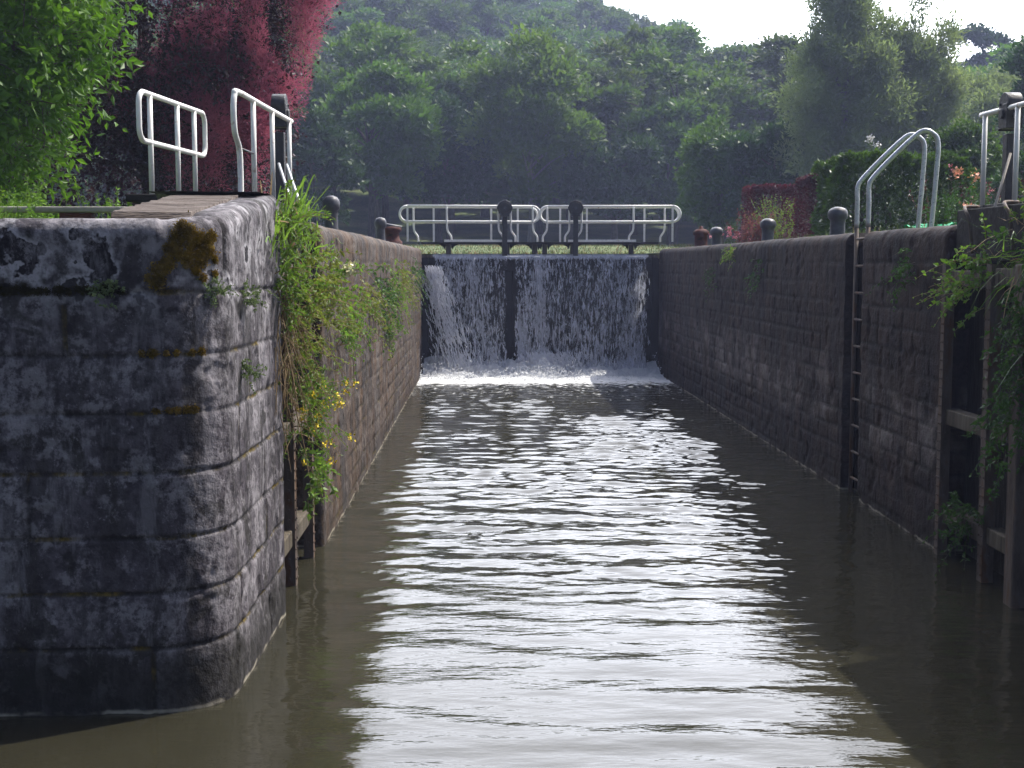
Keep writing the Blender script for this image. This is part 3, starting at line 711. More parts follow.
MB().lathe((0, 0, 0), [(.19, 0), (.19, .08), (.14, .12), (.13, .24), (.18, .28), (.18, .34), (.06, .36), (0, .36)], 16).build('drum', M['rusty'], cp)
MB().tube([(-.22, .0, .40), (.18, .0, .33)], .045, 8).build('winch_bar', M['iron'], cp)

# kerb bar and footing left of the slab
kb = empty('stone_kerb', (-2.7, 8.9, 2.7), 'pale narrow kerb rail beside the grass on the left bank', 'kerb')
MB().box((-1.15, -.05, .065), (.34, .05, .105)).build('kerb_beam', M['kerb'], kb, .012)
MB().box((-.16, -.04, -.1), (.06, .04, .063)).build('kerb_support', M['rusty'], kb, .006)

# ------------------------------------------------------------------ foliage helpers
def unit(a): return a / np.maximum(np.linalg.norm(a, axis=-1, keepdims=True), 1e-9)
def leaf_quads(P, D, L, W, r, curl=.0, tipdrop=0.0):
    """P base, D direction; rhombic leaves"""
    n = len(P); L = np.broadcast_to(np.asarray(L, float), (n,)); W = np.broadcast_to(np.asarray(W, float), (n,))
    D = unit(D); rr = unit(r.normal(size=(n, 3)) + np.array([0, 0, .6])); S = unit(np.cross(D, rr))
    Nn = np.cross(S, D)
    a = P; c = P + D * L[:, None] + np.array([0, 0, -1.0]) * (tipdrop * L)[:, None]
    mid = P + D * (L * .45)[:, None] + Nn * (L * .08)[:, None]
    b = mid + S * (W / 2)[:, None]; d = mid - S * (W / 2)[:, None]
    V = np.stack([a, b, c, d], 1).reshape(-1, 3)
    F = np.arange(n * 4).reshape(n, 4)
    return V, F
def clumpy_leaves(centres, radii, n, L, W, r, up=.35, squash=.85, shell=.55, full=False):
    C = np.array(centres); Rr = np.array(radii)
    pr_ = Rr ** 2; pr_ = pr_ / pr_.sum(); i = r.choice(len(C), n, p=pr_)
    d = unit(r.normal(size=(n, 3))); d[:, 2] = np.where((d[:, 2] < -.3) & (not full), -d[:, 2] * .6, d[:, 2])
    rad = Rr[i] * (shell + (1 - shell) * r.random(n) ** .6) * (1 + .18 * r.normal(size=n))
    P = C[i] + d * rad[:, None] * np.array([1, 1, squash])
    D = unit(d * .8 + r.normal(size=(n, 3)) * .7 + np.array([0, 0, up]))
    Ls = L * r.uniform(.6, 1.35, n); return leaf_quads(P, D, Ls, Ls * (W / L) * r.uniform(.8, 1.2, n), r)
def crown_shape(r, n, rx, ry, rz, cz, crad, top=1.0, hollow=.55, taper=0.0):
    cs = []; rs = []
    for k in range(n):
        d = unit(r.normal(size=3)); t = hollow + (1 - hollow) * r.random() ** .7
        z = d[2] * t; f = 1 - taper * (z * .5 + .5)
        cs.append((d[0] * t * rx * f, d[1] * t * ry * f, cz + z * rz)); rs.append(crad * r.uniform(.65, 1.25))
    return cs, rs
def trunk_mb(cs, h0, r0, lean, r, limbs=14, zsplit=.35, top=None):
    top = top or max(c[2] for c in cs)
    m = MB(); base = Vector((0, 0, -.4))
    ax = [Vector((lean[0] * t + .12 * math.sin(t * 5 + r.random()), lean[1] * t, t * top * .88 - .4 * (t == 0))) for t in (0, .08, .2, .35, .5, .65, .8, 1)]
    rad = [r0 * q for q in (1.35, 1.0, .9, .75, .6, .42, .26, .08)]
    m.tube(spline(ax, 3), list(np.interp(np.linspace(0, 1, 22), [0, .08, .2, .35, .5, .65, .8, 1], rad)), 9)
    for k in r.choice(len(cs), min(limbs, len(cs)), replace=False):
        c = Vector(cs[k]); t = min(max(c.z / (top * .88) - .18, zsplit * .8), .9)
        a = Vector((lean[0] * t, lean[1] * t, t * top * .88)); mid = a.lerp(c, .5) + Vector((0, 0, .08 * (c - a).length))
        q = r0 * (.42 - .25 * t)
        m.tube(spline([a, mid, c], 4), list(np.linspace(q, q * .25, 9)), 6)
    return m
def make_tree(name, label, group, loc, seed, rx, ry, rz, cz, leaf, n, mat, nclump=36, crad=1.2, trunk_r=.22, bark='bark', hollow=.55, taper=0.0, lw=.55, up=.3, squash=.85, limbs=14, cat='tree', rot=0, full=False):
    r = np.random.default_rng(seed)
    t = empty(name, loc, label, cat, group); t.rotation_euler = (0, 0, rot)
    cs, rs = crown_shape(r, nclump, rx, ry, rz, cz, crad, hollow=hollow, taper=taper)
    V, F = clumpy_leaves(cs, rs, n, leaf, leaf * lw, r, up=up, squash=squash, full=full, shell=.15 if full else .55)
    link(np_mesh('crown', V, F, mat), 'crown', t)
    trunk_mb(cs, 0, trunk_r, (r.normal(0, .3), r.normal(0, .3)), r, limbs).build('trunk', M[bark], t)
    return t

# ------------------------------------------------------------------ the wood on the hillside
def hz_px(px, d): return (px - 485) / 1300 * d
kinds = []
HG = 'broadleaved trees of the wood on the hillside'
HL = 'green broadleaved tree in the dense wood climbing the hillside'
specs = [dict(rx=4.2, ry=4.2, rz=5.0, cz=8.2, nclump=60, crad=1.0, n=17000), dict(rx=3.6, ry=3.6, rz=6.2, cz=8.8, nclump=60, crad=.95, n=17000, taper=.3),
         dict(rx=5.0, ry=5.0, rz=4.6, cz=7.6, nclump=70, crad=1.0, n=18000), dict(rx=3.2, ry=3.4, rz=5.6, cz=8.4, nclump=52, crad=.9, n=15000, taper=.45),
         dict(rx=4.6, ry=4.4, rz=5.6, cz=8.6, nclump=56, crad=1.1, n=17000)]
protos = []
for k, s in enumerate(specs):
    protos.append(make_tree('broadleaf_tree', HL, HG, (0, 0, 0), 100 + k, leaf=.36, mat=M['leaf_hill'], trunk_r=.28, lw=.6, **s))
r = np.random.default_rng(77)
spots = []
yrow = 74.0; row = 0
while yrow < 205:
    step = 5.6 + (yrow - 74) * .012
    xx = -.42 * yrow - 4 + (row % 2) * step / 2
    while xx < .46 * yrow + 4:
        spots.append((xx + r.uniform(-1.5, 1.5), yrow + r.uniform(-2, 2))); xx += step
    yrow += 7.0 + (yrow - 74) * .05; row += 1
used = set()
for (x, y) in spots:
    k = int(r.integers(0, 5)); t = protos[k] if k not in used else copy_tree(protos[k]); used.add(k)
    s_ = r.uniform(.70, .92) + .12 * min(1, max(0, (y - 110) / 60)) * (x < 20)
    t.location = (x, y, float(terrain(x, y)) - .1); t.rotation_euler = (0, 0, r.uniform(0, 6.28)); w_ = s_ * r.uniform(1.05, 1.35); zs = s_ * r.uniform(.9, 1.15)
    lim = float(np.interp(485 + 1300 * x / y, [560, 600, 640, 720, 760], [-60, -2, 14, 42, 50]))
    hmax = 2.42 + (264 - lim) / 1300 * y - float(terrain(x, y)); zs = min(zs, max(.42, hmax / 14.6))
    t.scale = (w_, w_, zs)
print('hill trees', len(spots))

# individual trees in front of the wood: (px, d, kind of crown ...)
def ztop_px(y, d): return 2.42 + (264 - y) / 1300 * d
def tree_at(px, d, top, width_px, base, mat, label, seed, leaf=.3, n=16000, name='broadleaf_tree', bark='bark', low=.25, group='single trees in front of the wood', **kw):
    x = hz_px(px, d); z0 = float(terrain(x, d)); zt = ztop_px(top, d) - z0; rx = width_px / 2 / 1300 * d
    rz = zt * (1 - low) / 2; cz = zt * low + rz
    cr = kw.pop('crad', max(rx * .30, .5))
    return make_tree(name, label, group, (x, d, z0), seed, rx - cr * .6, (rx - cr * .6) * .9, rz - cr * .6, cz, leaf, n, M[mat], crad=cr, bark=bark, **kw)
tree_at(530, 66, 45, 150, 0, 'leaf_fresh', 'tall light green tree with a pale trunk above the middle of the upper gate', 1, leaf=.30, n=22000, bark='palebark', low=.16, nclump=46, trunk_r=.22)
tree_at(378, 64, 70, 130, 0, 'leaf_hill', 'dark green tree with slim trunk behind the left end of the gate railing', 2, leaf=.30, n=20000, low=.22, nclump=40, trunk_r=.2)
tree_at(450, 70, 90, 130, 0, 'leaf_dark', 'dark rounded tree between the two trunks behind the upper gate', 3, leaf=.30, n=20000, low=.12, nclump=40)
tree_at(318, 58, 110, 90, 0, 'leaf_dark', 'low dark bushy tree behind the smoke tree plumes', 4, leaf=.26, n=16000, low=.05, nclump=34)
tree_at(612, 66, 130, 110, 0, 'leaf_dark', 'dark tree behind the right leaf of the upper gate', 5, leaf=.30, n=18000, low=.10, nclump=36)
tree_at(668, 68, 100, 110, 0, 'leaf_hill', 'mid green tree behind the right end of the gate railing', 6, leaf=.30, n=18000, low=.08, nclump=36)
tree_at(715, 50, 120, 90, 0, 'leaf_hill', 'mid green bushy tree left of the red hedge', 7, leaf=.18, n=18000, low=.02, nclump=54, taper=.3, crad=.6)
tree_at(770, 48, 118, 110, 0, 'leaf_dark', 'dark green spreading tree behind the red hedge', 8, leaf=.20, n=20000, low=.02, nclump=40)
tree_at(842, 46, -45, 165, 0, 'leaf_willow', 'tall grey green willow rising against the sky left of the ladder hoops', 9, leaf=.20, n=50000, low=.03, nclump=150, crad=.55, taper=.35, squash=1.3, full=True, limbs=40, lw=.28, bark='palebark', name='willow_tree', group='grey green willows', trunk_r=.2, hollow=.2, up=.5)
tree_at(912, 47, -22, 130, 0, 'leaf_willow', 'tall grey green willow behind the green hedge', 10, leaf=.20, n=40000, low=.03, nclump=120, crad=.55, taper=.3, squash=1.3, full=True, limbs=34, lw=.28, bark='palebark', name='willow_tree', group='grey green willows', trunk_r=.2, hollow=.2, up=.5)
tree_at(985, 52, 62, 120, 0, 'leaf_willow', 'pale green tree behind the black gear post at the right', 11, leaf=.20, n=26000, low=.05, nclump=46, lw=.35)
tree_at(975, 95, 22, 80, 0, 'leaf_dark', 'dark open crowned tree on the skyline at the right', 12, leaf=.34, n=20000, low=.15, nclump=60, squash=.8, hollow=.25, limbs=30)
tree_at(1035, 40, 20, 70, 0, 'leaf_dark', 'dark tree cut by the right edge of the picture', 13, leaf=.18, n=16000, low=.1, nclump=36)
tree_at(958, 27, 128, 90, 0, 'leaf_hedge', 'glossy leaved shrub behind the right end of the green hedge', 14, leaf=.10, n=16000, low=.02, nclump=44, cat='shrub', name='laurel_shrub', group='garden shrubs', trunk_r=.06, crad=.32)
tree_at(1030, 24, 150, 70, 0, 'leaf_dark', 'dark shrub behind the pink flowers at the right edge', 15, leaf=.09, n=12000, low=.02, nclump=40, cat='shrub', name='laurel_shrub', group='garden shrubs', trunk_r=.05, crad=.3)

# ------------------------------------------------------------------ near trees at the left
def near_tree(name, label, loc, seed, ells, n_twig, leaf, lw, per, mat, trunk_r, bark='bark', up=.3, plumes=None, extra=None):
    """crown built of leafy twigs so that single leaves and sprays read"""
    r = np.random.default_rng(seed); t = empty(name, loc, label, 'tree')
    cs = []; P = []; D = []; tw = MB()
    for (cx, cy_, cz, a, b, c, w) in ells:
        for k in range(int(n_twig * w)):
            d = unit(r.normal(size=3)); f = r.uniform(.45, 1.0) ** .5
            lump = .75 + .5 * float(fbm(d[0] * 2.2 + seed + cx, d[1] * 2.2 + d[2] * 2.6, seed, 3))
            p = np.array([cx + d[0] * a * f * lump, cy_ + d[1] * b * f * lump, cz + d[2] * c * f * lump])
            dd = unit(d + r.normal(size=3) * .5 + np.array([0, 0, up])); ln = r.uniform(.22, .5)
            s = np.linspace(0, 1, per)
            pts = p[None, :] + dd[None, :] * (s * ln)[:, None] - np.array([0, 0, 1.0])[None, :] * (s ** 2 * ln * .25)[:, None]
            side = unit(np.cross(dd, r.normal(size=3)))
            sg = np.where(np.arange(per) % 2 == 0, 1, -1)[:, None]
            P.append(pts); D.append(dd[None, :] * .7 + side[None, :] * sg * 1.0 + r.normal(size=(per, 3)) * .25)
            if k % 9 == 0: cs.append(tuple(p))
            if k % 4 == 0: tw.tube([pts[0] - dd * .15, pts[0], pts[-1]], [.006, .005, .002], 4, cap=False)
    P = np.concatenate(P); D = np.concatenate(D); Ls = leaf * r.uniform(.4, 1.35, len(P))
    V, F = leaf_quads(P, D, Ls, Ls * lw, r, tipdrop=.1)
    link(np_mesh('crown', V, F, M[mat]), 'crown', t)
    tw.build('twigs', M[bark], t)
    if plumes:
        n_pl, pr_, hairs = plumes; PP = []; DD = []
        for k in range(n_pl):
            e = ells[0] if r.random() < .75 else ells[-1]; d = unit(r.normal(size=3)); d[1] = -abs(d[1]) if r.random() < .7 else d[1]
            if r.random() < .5: d[2] = abs(d[2]); d[0] = abs(d[0]) if r.random() < .6 else d[0]
            lump = .87 + .5 * float(fbm(d[0] * 2.2 + seed + e[0], d[1] * 2.2 + d[2] * 2.6, seed, 3))
            if fbm(d[0] * 1.8 + 9, d[2] * 1.8 + e[0], 66, 3) < .46: continue
            c = np.array([e[0] + d[0] * e[3] * lump, e[1] + d[1] * e[4] * lump, e[2] + d[2] * e[5] * lump])
            if c[2] < 1.7 and c[0] < .5: continue
            q = unit(r.normal(size=(hairs, 3))); rad = pr_ * r.uniform(.6, 1.3) * r.random(hairs) ** .5
            PP.append(c + q * rad[:, None] * np.array([.8, .8, 1.1])); DD.append(q + r.normal(size=(hairs, 3)) * .5 + np.array([0, 0, .4]))
        PP = np.concatenate(PP); DD = np.concatenate(DD)
        V, F = leaf_quads(PP, DD, .05 * r.uniform(.6, 1.5, len(PP)), .012, r)
        o = link(np_mesh('plumes', V, F, M['plume']), 'plumes', t); tag(o, 'fluffy pink flower plumes')
    m = MB(); z0 = -.3
    tops = sorted(cs, key=lambda c: r.random())[:26]
    cx, cy_ = np.mean([c[0] for c in tops]), np.mean([c[1] for c in tops])
    m.tube(spline([(0, 0, z0), (.05, 0, .6), (cx * .5, cy_ * .5, 1.5), (cx, cy_, 2.6)], 4), list(np.linspace(trunk_r, trunk_r * .5, 13)), 9)
    for c in tops:
        a = Vector((cx * .3, cy_ * .3, .9 + r.uniform(0, .8))); c = Vector(c)
        m.tube(spline([a, a.lerp(c, .5) + Vector((0, 0, .15)), c], 4), list(np.linspace(trunk_r * .4, .008, 9)), 6)
    m.build('trunk', M[bark], t)
    return t
near_tree('green_tree', 'bright green leafy tree at the left edge of the picture', (-5.4, 12.6, 2.7), 31,
          [(.15, .0, 3.1, 1.75, 1.4, 1.9, 1.0), (-.2, .2, 1.2, 1.45, 1.3, 1.0, .7), (.9, -.3, 1.75, .95, .8, .75, .35)], 2100, .105, .46, 9, 'leaf_near', .09)
near_tree('smoke_tree', 'purple leaved smoke tree with fluffy pink plumes behind the lock railing', (-4.9, 19.0, 2.7), 41,
          [(-.2, 0, 3.7, 2.55, 1.9, 2.4, 2.3), (-.6, 0, 1.3, 2.0, 1.7, 1.5, .8), (.95, .1, 1.5, 1.0, 1.1, 1.3, .35)], 3600, .065, .7, 9, 'leaf_purple', .10, plumes=(620, .34, 520))

# ------------------------------------------------------------------ hedges and garden plants
def hedge(name, label, x0, x1, y0, y1, z0, z1, mat, n, leaf, seed, group=None, lw=.5, rnd=.25, lumpy=.14):
    r = np.random.default_rng(seed); t = empty(name, ((x0 + x1) / 2, (y0 + y1) / 2, z0), label, 'hedge', group)
    hx, hy, h = (x1 - x0) / 2, (y1 - y0) / 2, z1 - z0
    P = r.uniform(-1, 1, (n, 3)); ax = r.choice(3, n, p=[.25, .3, .45]); sg = np.where(r.random(n) < .5, -1, 1)
    ins = 1 - np.abs(r.normal(0, .10, n)); P[np.arange(n), ax] = sg * ins
    lump = 1 + lumpy * (fbm(P[:, 0] * 3 + seed, P[:, 2] * 3 + P[:, 1] * 2, seed, 3) - .5)
    Q = P * lump[:, None]
    k = np.maximum(np.linalg.norm(np.abs(P) ** 4, axis=1) ** .25, .5); Q = Q * (1 - rnd + rnd / np.maximum(k, 1))[:, None]
    X = np.stack([Q[:, 0] * hx, Q[:, 1] * hy, (Q[:, 2] + 1) / 2 * h], 1)
    D = P * np.array([1, 1, .8]) + r.normal(size=(n, 3)) * .8 + np.array([0, 0, .5])
    Ls = leaf * r.uniform(.6, 1.3, n); V, F = leaf_quads(X, D, Ls, Ls * lw, r)
    link(np_mesh('foliage', V, F, M[mat]), 'foliage', t)
    m = MB()
    for k in range(int(hx * 6) + 2):
        x = r.uniform(-hx * .8, hx * .8); y = r.uniform(-hy * .5, hy * .5)
        m.tube([(x, y, -.1), (x + r.normal(0, .08), y, h * .4), (x + r.normal(0, .2), y, h * .8)], [.03, .02, .008], 5)
    m.build('branches', M['bark'], t); return t
hedge('clipped_hedge', 'large dark green glossy hedge behind the ladder hoops', 5.42, 7.45, 20.0, 21.6, 2.65, 4.06, 'leaf_hedge', 24000, .085, 51, rnd=.34, lw=.6, lumpy=.34)
hedge('clipped_hedge', 'clipped dark red hedge block furthest left in the garden', 5.35, 6.2, 26.0, 27.2, 2.65, 3.98, 'leaf_redhedge', 16000, .055, 52, 'clipped red hedges', rnd=.05)
hedge('clipped_hedge', 'clipped dark red hedge block touching the green hedge', 5.55, 5.95, 22.2, 23.3, 2.65, 3.92, 'leaf_redhedge', 12000, .055, 53, 'clipped red hedges', rnd=.05)

def shoots(m_list, root, n, length, mean, spread, droop, leafL, leafW, per, seed, flower=None, name='weed', label='', cat='plant', group=None, stem_r=.004, rootspread=.06, flw=.03, fln=9, leafstart=.1):
    """one plant as one mesh: stems, leaves, flowers. m_list = [stem, leaf, flower]"""
    r = np.random.default_rng(seed); root = np.array(root, float); mean = unit(np.array(mean, float)[None])[0]
    Vs = []; Fs = []; Ms = []; c = 0; st = MB()
    for k in range(n):
        b = root + r.normal(size=3) * np.array(rootspread if hasattr(rootspread, '__len__') else [rootspread] * 3)
        d = unit((mean + r.normal(size=3) * spread)[None])[0]; L = length * r.uniform(.55, 1.15)
        s = np.linspace(0, 1, 9)
        pts = b + d * (s * L)[:, None] + np.array([0, 0, -1.0]) * (s ** 2 * L * droop)[:, None]
        st.tube([tuple(p) for p in pts], list(np.linspace(stem_r, stem_r * .35, 9)), 4, cap=False)
        if per:
            t = r.uniform(leafstart, 1, per); P = np.stack([np.interp(t, s, pts[:, q]) for q in range(3)], 1)
            D = d * .4 + r.normal(size=(per, 3)) * .8 + np.array([0, 0, .15])
            Ls = leafL * r.uniform(.6, 1.3, per) * (1 - .4 * t); V, F = leaf_quads(P, D, Ls, Ls * (leafW / leafL), r, tipdrop=.15)
            Vs.append(V); Fs.append(F + c); Ms.append(np.full(len(F), 1)); c += len(V)
        if flower and r.random() < flower:
            P = pts[-1] + r.normal(size=(fln, 3)) * flw * .7; D = r.normal(size=(fln, 3)) + np.array([0, 0, .7])
            V, F = leaf_quads(P, D, flw, flw * .8, r); Vs.append(V); Fs.append(F + c); Ms.append(np.full(len(F), 2)); c += len(V)
    sv = np.array([tuple(v) for v in st.v]); sf = np.array(st.f)
    if len(sv): Vs.append(sv); Fs.append(sf + c); Ms.append(np.zeros(len(sf)))
    base = root
    V = np.concatenate(Vs) - base; o = link(np_mesh(name, V, np.concatenate(Fs), m_list, np.concatenate(Ms)), name)
    o.location = tuple(base); return tag(o, label, cat, group)
def tuft(mats, root, n, length, mean, spread, droop, width, seed, name='grass_tuft', label='', group=None, rootspread=.05, cat='grass', kind=None, heads=0, dry=.12):
    r = np.random.default_rng(seed); root = np.array(root, float); mean = unit(np.array(mean, float)[None])[0]
    rs = np.array(rootspread if hasattr(rootspread, '__len__') else [rootspread] * 3)
    b = r.normal(size=(n, 3)) * rs; d = unit(mean + r.normal(size=(n, 3)) * spread); L = length * r.uniform(.45, 1.15, n)
    side = unit(np.cross(d, r.normal(size=(n, 3)))); ns = 6; V = np.zeros((n, ns, 2, 3))
    for i in range(ns):
        t = i / (ns - 1); p = b + d * (t * L)[:, None] + np.array([0, 0, -1.0]) * (t ** 2 * L * droop * r.uniform(.6, 1.3, n))[:, None]
        w = width * (1 - t) ** .6 * .5 + .0006
        V[:, i, 0] = p - side * w; V[:, i, 1] = p + side * w
    base = np.arange(n)[:, None] * ns * 2; F = []
    for i in range(ns - 1):
        a = base + i * 2; F.append(np.concatenate([a, a + 1, a + 3, a + 2], 1))
    F = np.stack(F, 1).reshape(-1, 4); mi = np.repeat((r.random(n) < dry).astype(int), ns - 1)
    o = link(np_mesh(name, V.reshape(-1, 3), F, mats, mi), name); o.location = tuple(root); return tag(o, label, None if kind == 'stuff' else cat, group, kind)

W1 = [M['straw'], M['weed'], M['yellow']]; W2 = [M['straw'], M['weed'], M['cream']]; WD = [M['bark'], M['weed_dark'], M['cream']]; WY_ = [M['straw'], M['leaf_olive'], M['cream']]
GB = [M['blade'], M['straw']]
# left bank and wall, from the pier end into the chamber
GW = 'weeds rooted in the left lock wall'
tuft(GB, (-1.38, 8.85, 2.55), 70, .36, (.15, -.1, .85), .36, .6, .014, 1, label='tall arching grass tuft over the corner where pier meets left gate', group=GW, rootspread=(.04, .30, .08))
tuft(GB, (-1.45, 9.9, 2.78), 45, .34, (.10, -.1, .9), .30, .5, .013, 2, label='upright grass tuft growing at the far end of the pier by the stay rods', group=GW, rootspread=(.05, .35, .04))
tuft(GB, (-1.40, 10.3, 2.55), 60, .34, (.17, -.2, .8), .36, .6, .013, 3, label='arching grass tuft below the first left bollard', group=GW, rootspread=(.04, .25, .10))
shoots(W1, (-1.34, 8.9, 2.30), 52, .45, (.25, -.2, .5), .5, .5, .055, .022, 34, 4, name='leafy_weed', label='bright green bushy weed high on the left wall beside the pier corner', group=GW, rootspread=(.03, .16, .20))
shoots(WY_, (-1.35, 9.15, 1.92), 36, .42, (.25, -.2, .2), .5, .6, .05, .02, 30, 5, name='leafy_weed', label='bushy green weed hanging half way down beside the pier', group=GW, rootspread=(.03, .14, .18))
shoots(W1, (-1.35, 9.4, 1.50), 44, .40, (.25, -.3, .1), .5, .6, .05, .018, 26, 6, name='leafy_weed', label='feathery green weed above the yellow flowers', group=GW, rootspread=(.03, .14, .18))
shoots(W1, (-1.30, 9.60, 1.30), 30, .40, (.25, -.3, .25), .45, .4, .045, .014, 26, 7, flower=.8, name='flowering_weed', label='weed with bright yellow flowers hanging beside the left gate uprights', group=GW, rootspread=(.03, .14, .12), fln=14, flw=.022)
shoots(W1, (-1.32, 10.1, .78), 16, .26, (.20, -.3, -.2), .4, .4, .07, .04, 16, 8, name='leafy_weed', label='small broad leaved weed just above the water at the left gate', group=GW, rootspread=(.03, .12, .12))
shoots(WY_, (-1.36, 10.5, 2.15), 44, .42, (.25, -.2, .4), .5, .5, .06, .028, 24, 9, name='leafy_weed', label='sprawling leafy weed at the near end of the left chamber wall', group=GW, rootspread=(.03, .3, .16))
shoots(W2, (-1.33, 11.5, 2.15), 22, .55, (.27, -.1, .75), .4, .35, .055, .025, 22, 10, flower=.12, name='flowering_weed', label='tall weed with one cream flower head leaning from the left wall', group=GW, rootspread=(.02, .3, .08), flw=.045, fln=40)
shoots(W1, (-1.34, 12.0, 1.85), 26, .38, (.25, -.2, .1), .5, .6, .05, .024, 22, 11, name='leafy_weed', label='trailing weed on the left wall right of the cream flower', group=GW, rootspread=(.03, .3, .12))
for k, (y, z, n, lb) in enumerate([(13.0, 2.05, 20, 'leafy clump a third of the way along the left wall'), (14.4, 2.1, 24, 'thick leafy clump in the middle of the left wall weeds'),
        (16.2, 2.2, 26, 'leafy clump on the left wall before the last big one'), (18.2, 2.25, 34, 'big leafy clump hanging from the cope of the left wall'), (21.0, 2.3, 30, 'leafy clump close to the far end of the left wall'), (24.5, 2.35, 24, 'furthest leafy clump on the left wall beside the waterfall')]):
    shoots([W1, WY_, WD, W1, WY_, WD][k], (-1.36, y, z - .10), n, .36, (.22, -.1, -.05), .5, .8, .06, .030, 20, 20 + k, name='leafy_weed', label=lb, group=GW, rootspread=(.03, .40, .17))
shoots(W1, (-1.35, 18.5, 1.65), 14, .3, (.20, 0, -.3), .4, .5, .07, .035, 20, 30, name='leafy_weed', label='small trailing weed low on the left wall under the big clump', group=GW, rootspread=(.02, .25, .15))
shoots([M['straw'], M['straw'], M['straw']], (-1.36, 8.85, 1.95), 60, .42, (.15, -.2, -.8), .35, .3, .03, .006, 8, 31, name='dry_stems', label='brown dead stems hanging among the weeds at the pier end', group=GW, rootspread=(.03, .12, .25))
tuft(GB, (-1.40, 9.5, 2.72), 45, .46, (.25, -.1, .95), .26, .45, .016, 77, label='longest pale grass blades standing above the left weeds', group=GW, rootspread=(.04, .45, .04))
# pier: grey green herbs and moss
GP = 'small herbs in the joints of the left pier'
for k, (x, y, z, lb) in enumerate([(-1.47, 7.05, 2.28, 'grey green herb in the top joint at the pier corner'), (-1.37, 7.6, 2.22, 'grey green herb on the side face of the pier near the top'),
                                   (-1.98, 6.85, 2.27, 'small grey green herb in the top joint of the pier front'), (-1.37, 7.5, 1.80, 'grey green herb half way up the side of the pier')]):
    shoots([M['lichenmoss']] * 3, (x, y, z), 34, .09, (.35, -.5, .5), .7, .3, .018, .012, 22, 60 + k, name='wall_herb', label=lb, group=GP, rootspread=(.04, .03, .03), stem_r=.0015)
def moss(name, label, pts, n, spread, seed, mat='moss', leaf=.012):
    r = np.random.default_rng(seed); P = []
    for (x, y, z, nx, ny, nz, s) in pts:
        q = r.normal(size=(int(n * s), 3)) * spread * s; nn = np.array([nx, ny, nz]); q -= (q @ nn)[:, None] * nn * .93
        P.append(np.array([x, y, z]) + q)
    P = np.concatenate(P); D = r.normal(size=P.shape) + np.array([.1, -.6, .3]); L = leaf * r.uniform(.5, 1.5, len(P))
    V, F = leaf_quads(P, D, L, L * .5, r); b = P.mean(0)
    o = link(np_mesh(name, V - b, F, M[mat]), name); o.location = tuple(b); return tag(o, label, 'moss', 'moss on the left pier')
def on_corner(a, z, out=.0):
    return (-1.80 + (.40 + out) * math.cos(R(a)), 7.26 + (.40 + out) * math.sin(R(a)))
pts = []
rr = random.Random(4)
for a, zz, s in [(-84, 2.40, .5), (-70, 2.56, .5), (-30, 2.50, .5), (-30, 2.42, .4), (-42, 2.40, .5), (-48, 2.44, .6), (-55, 2.48, .7), (-60, 2.52, .8), (-62, 2.60, 1.2), (-58, 2.66, 1.2), (-52, 2.62, 1.3), (-46, 2.57, 1.4), (-44, 2.50, 1.2), (-66, 2.55, 1.0), (-70, 2.48, 1.0), (-76, 2.44, 1.1), (-78, 2.38, 1.0), (-40, 2.60, 1.0), (-36, 2.54, .9), (-50, 2.52, 1.1), (-33, 2.62, .8)]:
    x, y = on_corner(a, zz, .002); pts.append((x, y, zz, math.cos(R(a)), math.sin(R(a)), 0, s * .9))
moss('moss_patch', 'thick ochre moss patch under the top edge at the pier corner', [(a, b, c - .055, d, e, f, g_) for a, b, c, d, e, f, g_ in pts], 1500, .019, 5)
for lb, z, a0, s in (('ochre moss tuft in the second joint at the pier corner', 1.94, -72, .8), ('ochre moss tuft in the third joint at the pier corner', 1.635, -76, .75)):
    q = []
    for k in range(8):
        a = a0 + rr.uniform(-22, 32); x, y = on_corner(a, z); q.append((x, y, z + .012, math.cos(R(a)), math.sin(R(a)), 0, rr.uniform(.5, 1.0) * s))
    moss('moss_patch', lb, q, 600, .014, int(z * 100), leaf=.010)
for lb, z, xs_ in (('dark moss line along the top joint of the pier front', 2.275, (-2.75, -1.9)),):
    q = []
    for k in range(60):
        x = rr.uniform(*xs_); k2 = fbm(x * 3, 0, 5, 3); q.append((x, 6.86 + (x + 1.82) * .0334 , z + rr.uniform(-.008, .010) + .03 * max(0, k2 - .5), 0, -1, 0, min(1.3, max(.10, 2.2 * (k2 - .36)))))
    moss('moss_patch', lb, q, 420, .011, int(z * 70), mat='mossdark', leaf=.009)
# right bank
GR = 'weeds hanging at the right edge of the lock'
tuft([M['blade'], M['straw']], (4.0, 9.2, 2.48), 80, .48, (-.6, -.5, .42), .34, .5, .010, 40, label='long pale grass blades arching out at the right edge', group=GR, rootspread=(.08, .22, .08), dry=.3)
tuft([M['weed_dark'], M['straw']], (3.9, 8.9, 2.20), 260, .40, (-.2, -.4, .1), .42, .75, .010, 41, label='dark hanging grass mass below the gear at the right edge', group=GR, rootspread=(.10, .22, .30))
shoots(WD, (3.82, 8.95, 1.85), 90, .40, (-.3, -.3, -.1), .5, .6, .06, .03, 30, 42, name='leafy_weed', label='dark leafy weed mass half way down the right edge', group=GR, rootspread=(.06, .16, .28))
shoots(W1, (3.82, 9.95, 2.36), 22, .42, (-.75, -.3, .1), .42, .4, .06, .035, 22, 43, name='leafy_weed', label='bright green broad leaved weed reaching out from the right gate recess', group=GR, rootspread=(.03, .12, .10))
shoots(W2, (3.78, 10.3, 2.25), 9, .42, (-.9, -.2, .1), .3, .25, .05, .03, 12, 44, name='leafy_weed', label='thin pale weed stretching left from the right gate recess', group=GR, rootspread=(.02, .10, .04))
